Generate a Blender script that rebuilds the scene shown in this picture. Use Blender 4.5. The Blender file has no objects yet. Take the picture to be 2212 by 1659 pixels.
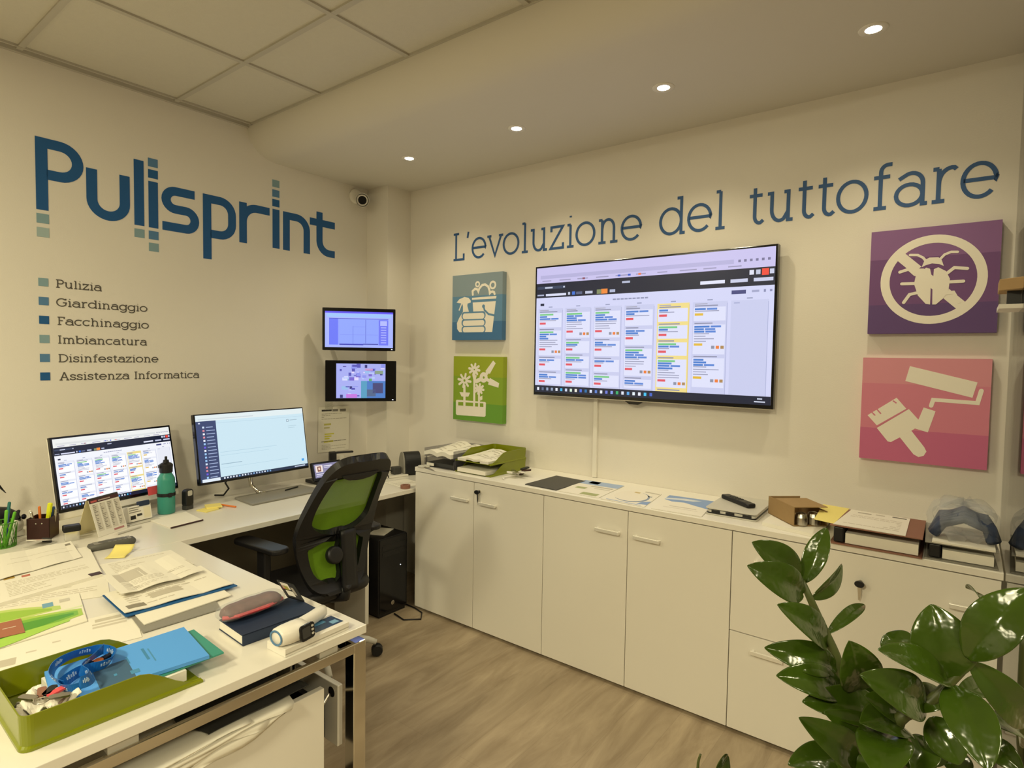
import bpy, bmesh, math, random
from mathutils import Vector, Matrix
PI = math.pi; R = math.radians; rnd = random.Random(7)
SC = bpy.context.scene; COL = SC.collection

# ---------------------------------------------------------------- camera, light, exposure
cd = bpy.data.cameras.new('camera'); cam = bpy.data.objects.new('camera', cd); COL.objects.link(cam)
cF = Vector((0.79177, 0.60908, -0.04609)); cR = Vector((0.61023, -0.79207, 0.01569)); cU = Vector((0.02695, 0.04055, 0.99881))
cP = Vector((-2.9326, -3.4068, 1.5447))
cam.matrix_world = Matrix(((cR.x, cU.x, -cF.x, cP.x), (cR.y, cU.y, -cF.y, cP.y), (cR.z, cU.z, -cF.z, cP.z), (0, 0, 0, 1)))
cd.sensor_fit = 'HORIZONTAL'; cd.sensor_width = 36; cd.lens = 1281.8 / 2212 * 36
cd.clip_start = .02; cd.clip_end = 50
SC.camera = cam
SC.view_settings.view_transform = 'Standard'; SC.view_settings.look = 'None'
SC.view_settings.exposure = 0.0; SC.view_settings.gamma = 1.0; SC.view_settings.use_curve_mapping = False
w = bpy.data.worlds.new('world'); SC.world = w; w.use_nodes = True
w.node_tree.nodes['Background'].inputs[0].default_value = (1, .85, .6, 1); w.node_tree.nodes['Background'].inputs[1].default_value = 0.02
WARM = (1.0, .90, .585)
def panel_light(x, y, power, size=.42):
    l = bpy.data.lights.new('ceiling_panel', 'AREA'); l.shape = 'SQUARE'; l.size = size; l.energy = power; l.color = WARM
    o = bpy.data.objects.new('ceiling_panel', l); o.location = (x, y, 2.855); COL.objects.link(o)
panel_light(-3.75, -1.0, 30)      # LED ceiling panels of the office, beyond the left and rear edges of the frame
panel_light(-4.6, -2.75, 105)
panel_light(-3.6, -4.8, 36)
panel_light(-1.9, -5.2, 40)
# ---------------------------------------------------------------- helpers
def lin(h):
    if isinstance(h, str):
        h = h.lstrip('#'); c = [int(h[i:i + 2], 16) / 255 for i in (0, 2, 4)]
    else: c = h
    return tuple((x / 12.92 if x <= .04045 else ((x + .055) / 1.055) ** 2.4) for x in c) + (1,)
def mat(name, col, rough=.5, metal=0, var=.06, vscale=8, bump=0, bscale=60, trans=0, alpha=1, coat=0, ior=1.45, spec=.5):
    m = bpy.data.materials.new(name); m.use_nodes = True; nt = m.node_tree; b = nt.nodes['Principled BSDF']
    c = lin(col)
    tc = nt.nodes.new('ShaderNodeTexCoord'); n = nt.nodes.new('ShaderNodeTexNoise'); n.inputs['Scale'].default_value = vscale; n.inputs['Detail'].default_value = 3
    nt.links.new(tc.outputs['Object'], n.inputs['Vector'])
    mx = nt.nodes.new('ShaderNodeMix'); mx.data_type = 'RGBA'; mx.blend_type = 'MIX'
    mx.inputs['A'].default_value = tuple(min(1, x * (1 + var)) for x in c[:3]) + (1,); mx.inputs['B'].default_value = tuple(x * (1 - var) for x in c[:3]) + (1,)
    nt.links.new(n.outputs['Fac'], mx.inputs['Factor']); nt.links.new(mx.outputs['Result'], b.inputs['Base Color'])
    b.inputs['Roughness'].default_value = rough; b.inputs['Metallic'].default_value = metal; b.inputs['Transmission Weight'].default_value = trans
    b.inputs['Alpha'].default_value = alpha; b.inputs['Coat Weight'].default_value = coat; b.inputs['IOR'].default_value = ior
    b.inputs['Specular IOR Level'].default_value = spec
    if bump:
        n2 = nt.nodes.new('ShaderNodeTexNoise'); n2.inputs['Scale'].default_value = bscale; nt.links.new(tc.outputs['Object'], n2.inputs['Vector'])
        bp = nt.nodes.new('ShaderNodeBump'); bp.inputs['Strength'].default_value = bump; bp.inputs['Distance'].default_value = .01
        nt.links.new(n2.outputs['Fac'], bp.inputs['Height']); nt.links.new(bp.outputs['Normal'], b.inputs['Normal'])
    return m
def mat_print(name, rough=.6):
    m = bpy.data.materials.new(name); m.use_nodes = True; nt = m.node_tree; b = nt.nodes['Principled BSDF']
    a = nt.nodes.new('ShaderNodeAttribute'); a.attribute_name = 'ink'; nt.links.new(a.outputs['Color'], b.inputs['Base Color']); b.inputs['Roughness'].default_value = rough
    return m
def mat_screen(name, s):
    m = bpy.data.materials.new(name); m.use_nodes = True; nt = m.node_tree; b = nt.nodes['Principled BSDF']
    a = nt.nodes.new('ShaderNodeAttribute'); a.attribute_name = 'ink'; nt.links.new(a.outputs['Color'], b.inputs['Emission Color'])
    b.inputs['Emission Strength'].default_value = s; b.inputs['Base Color'].default_value = (.01, .01, .012, 1); b.inputs['Roughness'].default_value = .3
    return m
def mat_emit(name, col, s):
    m = bpy.data.materials.new(name); m.use_nodes = True; b = m.node_tree.nodes['Principled BSDF']
    b.inputs['Emission Color'].default_value = (*col, 1); b.inputs['Emission Strength'].default_value = s; b.inputs['Base Color'].default_value = (*col, 1)
    return m
class MB:
    def __init__(s): s.v = []; s.f = []; s.c = []
    def add(s, vs, fs, m=None, col=None):
        n = len(s.v)
        s.v += [tuple(m @ Vector(v)) if m is not None else tuple(v) for v in vs]
        s.f += [tuple(i + n for i in f) for f in fs]; s.c += [col] * len(fs); return s
    def box(s, x0, x1, y0, y1, z0, z1, m=None, col=None):
        return s.add([(x0, y0, z0), (x1, y0, z0), (x1, y1, z0), (x0, y1, z0), (x0, y0, z1), (x1, y0, z1), (x1, y1, z1), (x0, y1, z1)],
              [(3, 2, 1, 0), (4, 5, 6, 7), (0, 1, 5, 4), (1, 2, 6, 5), (2, 3, 7, 6), (3, 0, 4, 7)], m, col)
    def poly(s, pts, z0, z1, m=None, col=None):
        n = len(pts); A = sum(pts[i][0] * pts[(i + 1) % n][1] - pts[(i + 1) % n][0] * pts[i][1] for i in range(n))
        if A < 0: pts = pts[::-1]
        return s.add([(x, y, z0) for x, y in pts] + [(x, y, z1) for x, y in pts],
              [tuple(range(n))[::-1], tuple(range(n, 2 * n))] + [(i, (i + 1) % n, n + (i + 1) % n, n + i) for i in range(n)], m, col)
    def quad(s, pts, m=None, col=None): return s.add(pts, [tuple(range(len(pts)))], m, col)
    def stroke(s, pts, w, z0, z1, m=None, closed=False, col=None):
        pts = [p for i, p in enumerate(pts) if i == 0 or (Vector(p) - Vector(pts[i - 1])).length > 1e-6]; n = len(pts); P = [Vector(p) for p in pts]; L = []; Rr = []
        for i in range(n):
            a = P[i - 1] if (i > 0 or closed) else None; b = P[(i + 1) % n] if (i < n - 1 or closed) else None
            d1 = (P[i] - a).normalized() if a is not None else None; d2 = (b - P[i]).normalized() if b is not None else None
            if d1 is None: d1 = d2
            if d2 is None: d2 = d1
            n1 = Vector((-d1.y, d1.x)); n2 = Vector((-d2.y, d2.x)); k = n1 + n2
            if k.length < 1e-4: k = n1
            k.normalize(); c = max(.45, k.dot(n1)); k = k * (w / 2 / c); L.append(P[i] + k); Rr.append(P[i] - k)
        vs = []
        for a, b in zip(L, Rr): vs += [(a.x, a.y, z0), (b.x, b.y, z0), (b.x, b.y, z1), (a.x, a.y, z1)]
        fs = []
        for i in range(n if closed else n - 1):
            p, q = 4 * i, 4 * ((i + 1) % n)
            for e in range(4): fs.append((p + e, p + (e + 1) % 4, q + (e + 1) % 4, q + e))
        if not closed: fs += [(0, 3, 2, 1), (4 * n - 4, 4 * n - 3, 4 * n - 2, 4 * n - 1)]
        return s.add(vs, fs, m, col)
    def tube(s, path, r, n=8, m=None, cap=True, col=None, closed=False):
        P = [Vector((*p, 0)) if len(p) == 2 else Vector(p) for p in path]; k = len(P); rs = r if isinstance(r, (list, tuple)) else [r] * k
        T = [((P[(i + 1) % k] if closed else P[min(k - 1, i + 1)]) - (P[i - 1] if closed else P[max(0, i - 1)])).normalized() for i in range(k)]
        up = Vector((0, 0, 1)) if abs(T[0].z) < .9 else Vector((1, 0, 0)); u = T[0].cross(up).normalized(); vs = []
        for i in range(k):
            u = (u - T[i] * u.dot(T[i])).normalized(); v = T[i].cross(u)
            for j in range(n):
                a = 2 * PI * j / n; vs.append(P[i] + (u * math.cos(a) + v * math.sin(a)) * rs[i])
        fs = [(i * n + j, i * n + (j + 1) % n, ((i + 1) % k) * n + (j + 1) % n, ((i + 1) % k) * n + j) for i in range(k if closed else k - 1) for j in range(n)]
        if cap and not closed: fs += [tuple(range(n))[::-1], tuple((k - 1) * n + j for j in range(n))]
        return s.add(vs, fs, m, col)
    def lathe(s, prof, n=24, m=None, col=None):
        vs = [(r * math.cos(2 * PI * j / n), r * math.sin(2 * PI * j / n), z) for r, z in prof for j in range(n)]
        fs = [(i * n + j, i * n + (j + 1) % n, (i + 1) * n + (j + 1) % n, (i + 1) * n + j) for i in range(len(prof) - 1) for j in range(n)]
        return s.add(vs, fs, m, col)
    def grid(s, fn, nu, nv, m=None, col=None):
        vs = [fn(i / nu, j / nv) for j in range(nv + 1) for i in range(nu + 1)]
        return s.add(vs, [(j * (nu + 1) + i, j * (nu + 1) + i + 1, (j + 1) * (nu + 1) + i + 1, (j + 1) * (nu + 1) + i) for j in range(nv) for i in range(nu)], m, col)
    def build(s, name, material, parent=None, smooth=False, bevel=0, solid=0, sub=0, seg=2, fix=True, off=0):
        me = bpy.data.meshes.new(name); me.from_pydata(s.v, [], s.f); me.update()
        if any(c is not None for c in s.c):
            at = me.attributes.new('ink', 'FLOAT_COLOR', 'CORNER'); i = 0
            for p, c in zip(me.polygons, s.c):
                cc = lin(c) if c is not None else (.5, .5, .5, 1)
                for li in p.loop_indices: at.data[li].color = cc
        if fix:
            bm = bmesh.new(); bm.from_mesh(me); bmesh.ops.recalc_face_normals(bm, faces=bm.faces); bm.to_mesh(me); bm.free()
        me.materials.append(material)
        o = bpy.data.objects.new(name, me); COL.objects.link(o)
        if parent is not None: o.parent = parent
        if solid: md = o.modifiers.new('solid', 'SOLIDIFY'); md.thickness = solid; md.offset = off
        if bevel: md = o.modifiers.new('bevel', 'BEVEL'); md.width = bevel; md.segments = seg; md.limit_method = 'ANGLE'; md.angle_limit = R(35)
        if sub: md = o.modifiers.new('sub', 'SUBSURF'); md.levels = sub; md.render_levels = sub
        if smooth:
            for p in me.polygons: p.use_smooth = True
        return o
def tag(o, label, cat, group=None):
    o['label'] = label; o['category'] = cat
    if group: o['group'] = group
    return o
def thing(name, label, cat, M=(0, 0, 0), rz=0, group=None):
    o = bpy.data.objects.new(name, None); COL.objects.link(o); o.empty_display_size = .05
    if isinstance(M, Matrix): o.matrix_world = M
    else: o.location = M; o.rotation_euler = (0, 0, rz)
    return tag(o, label, cat, group)
def struct(o): o['kind'] = 'structure'; return o
def frame(o, u, v):
    u = Vector(u).normalized(); v = Vector(v).normalized(); n = u.cross(v).normalized(); o = Vector(o)
    return Matrix(((u.x, v.x, n.x, o.x), (u.y, v.y, n.y, o.y), (u.z, v.z, n.z, o.z), (0, 0, 0, 1)))
def on_back(x=0, z=0, off=0): return frame((x, -off, z), (1, 0, 0), (0, 0, 1))
def on_right(y=0, z=0, off=0): return frame((-off, y, z), (0, -1, 0), (0, 0, 1))
def arc(cx, cy, rx, ry, a0, a1, n=14): return [(cx + rx * math.cos(R(a0 + (a1 - a0) * i / n)), cy + ry * math.sin(R(a0 + (a1 - a0) * i / n))) for i in range(n + 1)]
def rrect(x0, x1, y0, y1, r, n=5):
    o = []
    for cx, cy, a in ((x1 - r, y1 - r, 0), (x0 + r, y1 - r, 90), (x0 + r, y0 + r, 180), (x1 - r, y0 + r, 270)): o += arc(cx, cy, r, r, a, a + 90, n)
    return o
def art(b, w, h, items, m=None, dz=.00025, z=0):      # items: (layer, u0, v0, u1, v1, colour), v measured from the top
    for l, u0, v0, u1, v1, c in items:
        zz = z + l * dz; b.quad([(u0 * w, (1 - v1) * h, zz), (u1 * w, (1 - v1) * h, zz), (u1 * w, (1 - v0) * h, zz), (u0 * w, (1 - v0) * h, zz)], m, c)
    return b
# ---------------------------------------------------------------- materials
M = {}
M['wall'] = mat('wall_paint', '#e6e1d8', .85, var=.015, vscale=2, bump=.05, bscale=180)
M['ceil'] = mat('ceiling_board', '#ccc7b9', .9, var=.03, vscale=60, bump=.1, bscale=220)
M['tbar'] = mat('ceiling_bar', '#b9b4a8', .5, var=.02)
M['farwall'] = mat('far_wall_paint', '#8f8980', .85, var=.02)
M['soffit'] = mat('ceiling_strip_paint', '#d6d1c6', .85, var=.015, vscale=2)
M['white'] = mat('white_laminate', '#efebe2', .32, var=.012, vscale=3)
M['desk'] = mat('desk_laminate', '#e7e3da', .22, var=.012, vscale=3)
M['edge'] = mat('desk_edge', '#d9d2c2', .4, var=.02)
M['seam'] = mat('dark_gap', '#3a342b', .8)
M['chrome'] = mat('chrome', '#d6d2c8', .12, 1, var=.02)
M['steel'] = mat('satin_steel', '#c4c0b6', .3, 1, var=.03)
M['silver'] = mat('silver_handle', '#efece4', .25, .25, var=.02)
M['black'] = mat('black_plastic', '#17171a', .42, var=.1)
M['blackg'] = mat('gloss_black', '#0b0b10', .16, var=.05)
M['dgrey'] = mat('dark_grey_plastic', '#3c3c3b', .5, var=.06)
M['grey'] = mat('grey_plastic', '#8d8a82', .45, var=.04)
M['lgrey'] = mat('light_grey_plastic', '#c9c6bd', .4, var=.03)
M['wplastic'] = mat('white_plastic', '#ece8df', .3, var=.02)
M['paper'] = mat('paper', '#eeeade', .8, var=.02)
M['print'] = mat_print('printed_paper', .75); M['gloss'] = mat_print('glossy_print', .3)
M['screen'] = mat_screen('tv_screen', 1.0); M['screen2'] = mat_screen('monitor_screen', 1.0)
M['olive'] = mat('olive_plastic', '#7c840c', .24, var=.04, spec=.6)
M['meshg'] = mat('green_mesh_fabric', '#6f9a14', .75, var=.12, vscale=300, bump=.3, bscale=700, alpha=.93)
M['navy'] = mat('navy_vinyl', '#1b5894', .5, var=.03)
M['slate'] = mat('slate_vinyl', '#335b90', .5, var=.03)
M['ink'] = mat('dark_grey_vinyl', '#56524c', .6, var=.03)
M['sqd'] = mat('deep_blue_vinyl', '#1a5a94', .5, var=.03); M['sqm'] = mat('mid_blue_vinyl', '#5682ac', .5, var=.03)
M['sqt'] = mat('teal_grey_vinyl', '#86a5b0', .5, var=.03); M['sql'] = mat('pale_teal_vinyl', '#a6bbbd', .5, var=.03)
M['leaf'] = mat('leaf', '#33470f', .17, var=.35, vscale=14, bump=.3, bscale=38, coat=.2)
M['stem'] = mat('plant_stem', '#434b22', .45, var=.2, vscale=30)
M['teal'] = mat('teal_metal', '#3c9686', .38, var=.04)
M['yellow'] = mat('yellow_paper', '#f5e688', .7, var=.03)
M['cream'] = mat('cream_card', '#efe3b4', .7, var=.02)
M['cardb'] = mat('cardboard', '#a3865c', .85, var=.07, vscale=30)
M['brown'] = mat('brown_cover', '#8f6352', .6, var=.05)
M['dbrown'] = mat('dark_brown_leather', '#3a1c17', .45, var=.1, vscale=40)
M['blue'] = mat('light_blue_card', '#57a3f4', .55, var=.02)
M['bluedk'] = mat('dark_blue_cloth', '#22304a', .6, var=.05)
M['ribbon'] = mat('blue_ribbon', '#1565b8', .35, var=.08)
M['orange'] = mat('orange_plastic', '#e8813a', .4, var=.04)
M['red'] = mat('red_paper', '#e0545c', .6, var=.05)
M['plasticbag'] = mat('clear_bag', '#dfe4ea', .08, var=.02, trans=.9, bump=.8, bscale=35, ior=1.25)
def mat_film(name, tint, a, rough=.1):
    m = bpy.data.materials.new(name); m.use_nodes = True; nt = m.node_tree; b = nt.nodes['Principled BSDF']; out = nt.nodes['Material Output']
    b.inputs['Base Color'].default_value = lin(tint); b.inputs['Roughness'].default_value = rough
    n2 = nt.nodes.new('ShaderNodeTexNoise'); n2.inputs['Scale'].default_value = 40; tc = nt.nodes.new('ShaderNodeTexCoord'); nt.links.new(tc.outputs['Object'], n2.inputs['Vector'])
    bp = nt.nodes.new('ShaderNodeBump'); bp.inputs['Strength'].default_value = .6; bp.inputs['Distance'].default_value = .01
    nt.links.new(n2.outputs['Fac'], bp.inputs['Height']); nt.links.new(bp.outputs['Normal'], b.inputs['Normal'])
    t = nt.nodes.new('ShaderNodeBsdfTransparent'); t.inputs[0].default_value = (.97, .97, .97, 1); x = nt.nodes.new('ShaderNodeMixShader'); x.inputs[0].default_value = a
    nt.links.new(t.outputs[0], x.inputs[1]); nt.links.new(b.outputs[0], x.inputs[2]); nt.links.new(x.outputs[0], out.inputs['Surface'])
    return m
M['film'] = mat_film('clear_plastic_film', '#d8dde2', .19, .06); M['acry'] = mat_film('smoke_acrylic', '#6a6870', .38, .15); M['clear'] = mat_film('clear_plastic', '#e8e6da', .35, .1)
def mat_glass():
    m = bpy.data.materials.new('partition_glass'); m.use_nodes = True; nt = m.node_tree; nt.nodes.clear()
    o = nt.nodes.new('ShaderNodeOutputMaterial'); t = nt.nodes.new('ShaderNodeBsdfTransparent'); g = nt.nodes.new('ShaderNodeBsdfGlossy'); g.inputs['Roughness'].default_value = .01
    t.inputs[0].default_value = (.96, .97, .95, 1); f = nt.nodes.new('ShaderNodeFresnel'); f.inputs[0].default_value = 1.5; x = nt.nodes.new('ShaderNodeMixShader')
    nt.links.new(f.outputs[0], x.inputs[0]); nt.links.new(t.outputs[0], x.inputs[1]); nt.links.new(g.outputs[0], x.inputs[2]); nt.links.new(x.outputs[0], o.inputs[0]); return m
M['glass'] = mat_glass()
def mat_floor():
    m = bpy.data.materials.new('floor_laminate'); m.use_nodes = True; nt = m.node_tree; b = nt.nodes['Principled BSDF']; N = nt.nodes.new; Lk = nt.links.new
    tc = N('ShaderNodeTexCoord'); br = N('ShaderNodeTexBrick'); br.offset = .37; br.inputs['Scale'].default_value = 1; br.inputs['Brick Width'].default_value = 1.28; br.inputs['Row Height'].default_value = .19
    br.inputs['Mortar Size'].default_value = .0012; br.inputs['Color1'].default_value = (.3, .3, .3, 1); br.inputs['Color2'].default_value = (.7, .7, .7, 1); br.inputs['Mortar'].default_value = (.2, .2, .2, 1)
    Lk(tc.outputs['Object'], br.inputs['Vector'])
    mp = N('ShaderNodeMapping'); mp.inputs['Scale'].default_value = (1.0, 5.2, 1); Lk(tc.outputs['Object'], mp.inputs['Vector'])
    n = N('ShaderNodeTexNoise'); n.inputs['Scale'].default_value = 2.2; n.inputs['Detail'].default_value = 8; n.inputs['Roughness'].default_value = .62; n.inputs['Distortion'].default_value = .6; Lk(mp.outputs[0], n.inputs['Vector'])
    r = N('ShaderNodeValToRGB'); r.color_ramp.elements[0].position = .3; r.color_ramp.elements[0].color = lin('#8a7962'); r.color_ramp.elements[1].position = .72; r.color_ramp.elements[1].color = lin('#b5a48b')
    Lk(n.outputs['Fac'], r.inputs[0]); mx = N('ShaderNodeMix'); mx.data_type = 'RGBA'; mx.blend_type = 'OVERLAY'; mx.inputs['Factor'].default_value = .22
    Lk(r.outputs[0], mx.inputs['A']); Lk(br.outputs['Color'], mx.inputs['B']); Lk(mx.outputs['Result'], b.inputs['Base Color']); b.inputs['Roughness'].default_value = .48
    return m
M['floor'] = mat_floor()
ART_BUCKET=[('f',1,'w',[(0.09,0.583),(0.149,0.632),(0.253,0.661),(0.336,0.645),(0.382,0.601),(0.383,0.571),(0.317,0.558),(0.314,0.52),(0.35,0.427),(0.226,0.423),(0.224,0.524),(0.209,0.563),(0.129,0.574)]),('s',1,'w',0.022,[(0.196,0.559),(0.147,0.465)]),('f',1,'w',[(0.224,0.434),(0.153,0.348),(0.102,0.264),(0.11,0.17),(0.157,0.122),(0.262,0.121),(0.257,0.43)]),('f',1,'w',[(0.41,0.641),(0.887,0.648),(0.882,0.608),(0.409,0.611)]),('f',1,'w',[(0.424,0.569),(0.877,0.572),(0.815,0.117),(0.628,0.119),(0.623,0.418),(0.438,0.424)]),('s',2,'p',0.03,[(0.641,0.515),(0.662,0.446),(0.742,0.384),(0.852,0.363)]),('c',2,'p',0.028,[(0.641,0.504)]),('t',2,'p',[(0.198,0.432),(0.682,0.416),(0.684,0.314),(0.2,0.32)]),('t',2,'p',[(0.2,0.32),(0.684,0.308),(0.686,0.212),(0.202,0.215)]),('t',2,'p',[(0.202,0.215),(0.686,0.209),(0.688,0.11),(0.203,0.116)]),('t',3,'w',[(0.224,0.408),(0.659,0.394),(0.66,0.319),(0.225,0.326)]),('t',3,'w',[(0.228,0.299),(0.661,0.296),(0.662,0.218),(0.229,0.224)]),('t',3,'w',[(0.229,0.199),(0.663,0.197),(0.664,0.119),(0.231,0.124)]),('s',1,'w',0.035,[(0.424,0.689),(0.417,0.741),(0.467,0.775),(0.517,0.762),(0.534,0.73),(0.553,0.775),(0.606,0.821),(0.665,0.828),(0.725,0.795),(0.751,0.738),(0.759,0.693),(0.779,0.71),(0.813,0.715),(0.842,0.703),(0.852,0.676)]),('r',1,'w',0.035,0.025,[(0.516,0.84)]),('r',1,'w',0.05,0.03,[(0.815,0.811)])]
ART_FLOWERS=[('f',1,'w',[(0.072,0.312),(0.66,0.311),(0.676,0.297),(0.674,0.101),(0.654,0.084),(0.082,0.07),(0.06,0.088),(0.057,0.295)]),('f',2,'p',[(0.107,0.279),(0.627,0.288),(0.628,0.233),(0.108,0.225)]),('s',1,'w',0.038,[(0.266,0.619),(0.361,0.608)]),('s',1,'w',0.038,[(0.252,0.603),(0.307,0.541)]),('s',1,'w',0.038,[(0.228,0.599),(0.209,0.522)]),('s',1,'w',0.038,[(0.207,0.609),(0.125,0.562)]),('s',1,'w',0.038,[(0.202,0.627),(0.104,0.639)]),('s',1,'w',0.038,[(0.215,0.643),(0.16,0.706)]),('s',1,'w',0.038,[(0.24,0.647),(0.258,0.724)]),('s',1,'w',0.038,[(0.261,0.637),(0.341,0.683)]),('s',1,'w',0.038,[(0.461,0.798),(0.539,0.787)]),('s',1,'w',0.038,[(0.45,0.784),(0.495,0.732)]),('s',1,'w',0.038,[(0.43,0.781),(0.415,0.717)]),('s',1,'w',0.038,[(0.413,0.789),(0.346,0.752)]),('s',1,'w',0.038,[(0.409,0.804),(0.329,0.815)]),('s',1,'w',0.038,[(0.42,0.817),(0.375,0.87)]),('s',1,'w',0.038,[(0.44,0.821),(0.455,0.884)]),('s',1,'w',0.038,[(0.457,0.813),(0.523,0.85)]),('s',1,'w',0.038,[(0.558,0.501),(0.625,0.493)]),('s',1,'w',0.038,[(0.549,0.489),(0.587,0.445)]),('s',1,'w',0.038,[(0.532,0.486),(0.519,0.431)]),('s',1,'w',0.038,[(0.517,0.493),(0.46,0.459)]),('s',1,'w',0.038,[(0.514,0.506),(0.446,0.514)]),('s',1,'w',0.038,[(0.523,0.517),(0.484,0.562)]),('s',1,'w',0.038,[(0.54,0.52),(0.553,0.575)]),('s',1,'w',0.038,[(0.555,0.514),(0.611,0.547)]),('c',2,'p',0.02,[(0.234,0.623)]),('c',2,'p',0.012,[(0.435,0.798)]),('s',3,'w',0.045,[(0.235,0.537),(0.24,0.238)]),('f',1,'w',[(0.13,0.437),(0.352,0.437),(0.318,0.373),(0.178,0.368)]),('s',3,'w',0.04,[(0.44,0.739),(0.442,0.235)]),('s',3,'w',0.035,[(0.537,0.449),(0.541,0.236)]),('f',1,'w',[(0.552,0.381),(0.604,0.407),(0.606,0.345),(0.565,0.324)]),('f',1,'w',[(0.807,0.943),(0.856,0.902),(0.746,0.741),(0.658,0.779)]),('f',1,'w',[(0.747,0.68),(0.929,0.607),(0.915,0.54),(0.715,0.58)]),('c',1,'w',0.08,[(0.624,0.683)]),('c',2,'p',0.018,[(0.628,0.683)]),('f',1,'w',[(0.411,0.622),(0.503,0.664),(0.587,0.694),(0.612,0.637),(0.484,0.586)]),('s',1,'w',0.05,[(0.624,0.691),(0.721,0.778)]),('s',1,'w',0.05,[(0.634,0.676),(0.744,0.634)]),('f',1,'w',[(0.395,0.722),(0.486,0.71),(0.462,0.631),(0.421,0.63)])]
ART_BUG=[('e',1,'w',0.075,[(0.131,0.51),(0.88,0.508),(0.511,0.882),(0.502,0.125)]),('s',1,'w',0.088,[(0.227,0.763),(0.748,0.237)]),('f',3,'w',[(0.422,0.624),(0.442,0.689),(0.479,0.71),(0.548,0.707),(0.573,0.684),(0.592,0.623),(0.555,0.644),(0.501,0.654),(0.452,0.64)]),('s',3,'w',0.022,[(0.326,0.748),(0.387,0.742),(0.429,0.714),(0.45,0.685)]),('s',3,'w',0.022,[(0.568,0.696),(0.595,0.729),(0.642,0.748),(0.69,0.744)]),('f',2,'p2',[(0.401,0.614),(0.451,0.658),(0.569,0.655),(0.611,0.586),(0.571,0.601),(0.433,0.612)]),('f',3,'w',[(0.419,0.582),(0.457,0.618),(0.488,0.605),(0.498,0.559),(0.501,0.516),(0.5,0.426),(0.501,0.27),(0.466,0.278),(0.402,0.359),(0.368,0.471),(0.38,0.555)]),('f',3,'w',[(0.516,0.515),(0.518,0.599),(0.551,0.614),(0.611,0.574),(0.643,0.501),(0.637,0.407),(0.602,0.325),(0.545,0.268),(0.518,0.269),(0.513,0.438)]),('f',3,'w',[(0.494,0.517),(0.518,0.515),(0.519,0.437),(0.497,0.439)]),('s',3,'w',0.028,[(0.25,0.591),(0.321,0.614),(0.374,0.558)]),('s',3,'w',0.028,[(0.27,0.477),(0.373,0.474)]),('s',3,'w',0.028,[(0.292,0.297),(0.336,0.372),(0.391,0.384)]),('s',3,'w',0.028,[(0.621,0.556),(0.672,0.602),(0.767,0.586)]),('s',3,'w',0.028,[(0.634,0.472),(0.743,0.473)]),('s',3,'w',0.03,[(0.629,0.372),(0.672,0.375),(0.718,0.285)])]
ART_ROLLER=[('f',1,'w',[(0.389,0.924),(0.903,0.788),(0.872,0.647),(0.358,0.78)]),('s',1,'w',0.035,[(0.933,0.714),(0.91,0.601),(0.583,0.613),(0.569,0.555)]),('f',1,'w',[(0.512,0.536),(0.605,0.506),(0.554,0.303),(0.454,0.33),(0.476,0.418)]),('f',1,'w',[(0.294,0.616),(0.376,0.515),(0.14,0.335),(0.058,0.43)]),('s',2,'p3',0.012,[(0.132,0.321),(0.388,0.516)]),('s',2,'p3',0.012,[(0.269,0.583),(0.291,0.566)]),('s',2,'p3',0.012,[(0.136,0.493),(0.168,0.455)]),('s',2,'p3',0.012,[(0.097,0.459),(0.12,0.435)]),('f',1,'w',[(0.396,0.513),(0.487,0.404),(0.459,0.337),(0.423,0.305),(0.335,0.235),(0.263,0.182),(0.237,0.186),(0.141,0.31)]),('f',1,'w',[(0.335,0.235),(0.425,0.306),(0.532,0.16),(0.55,0.12),(0.53,0.078),(0.49,0.061),(0.449,0.084)])]
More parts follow.
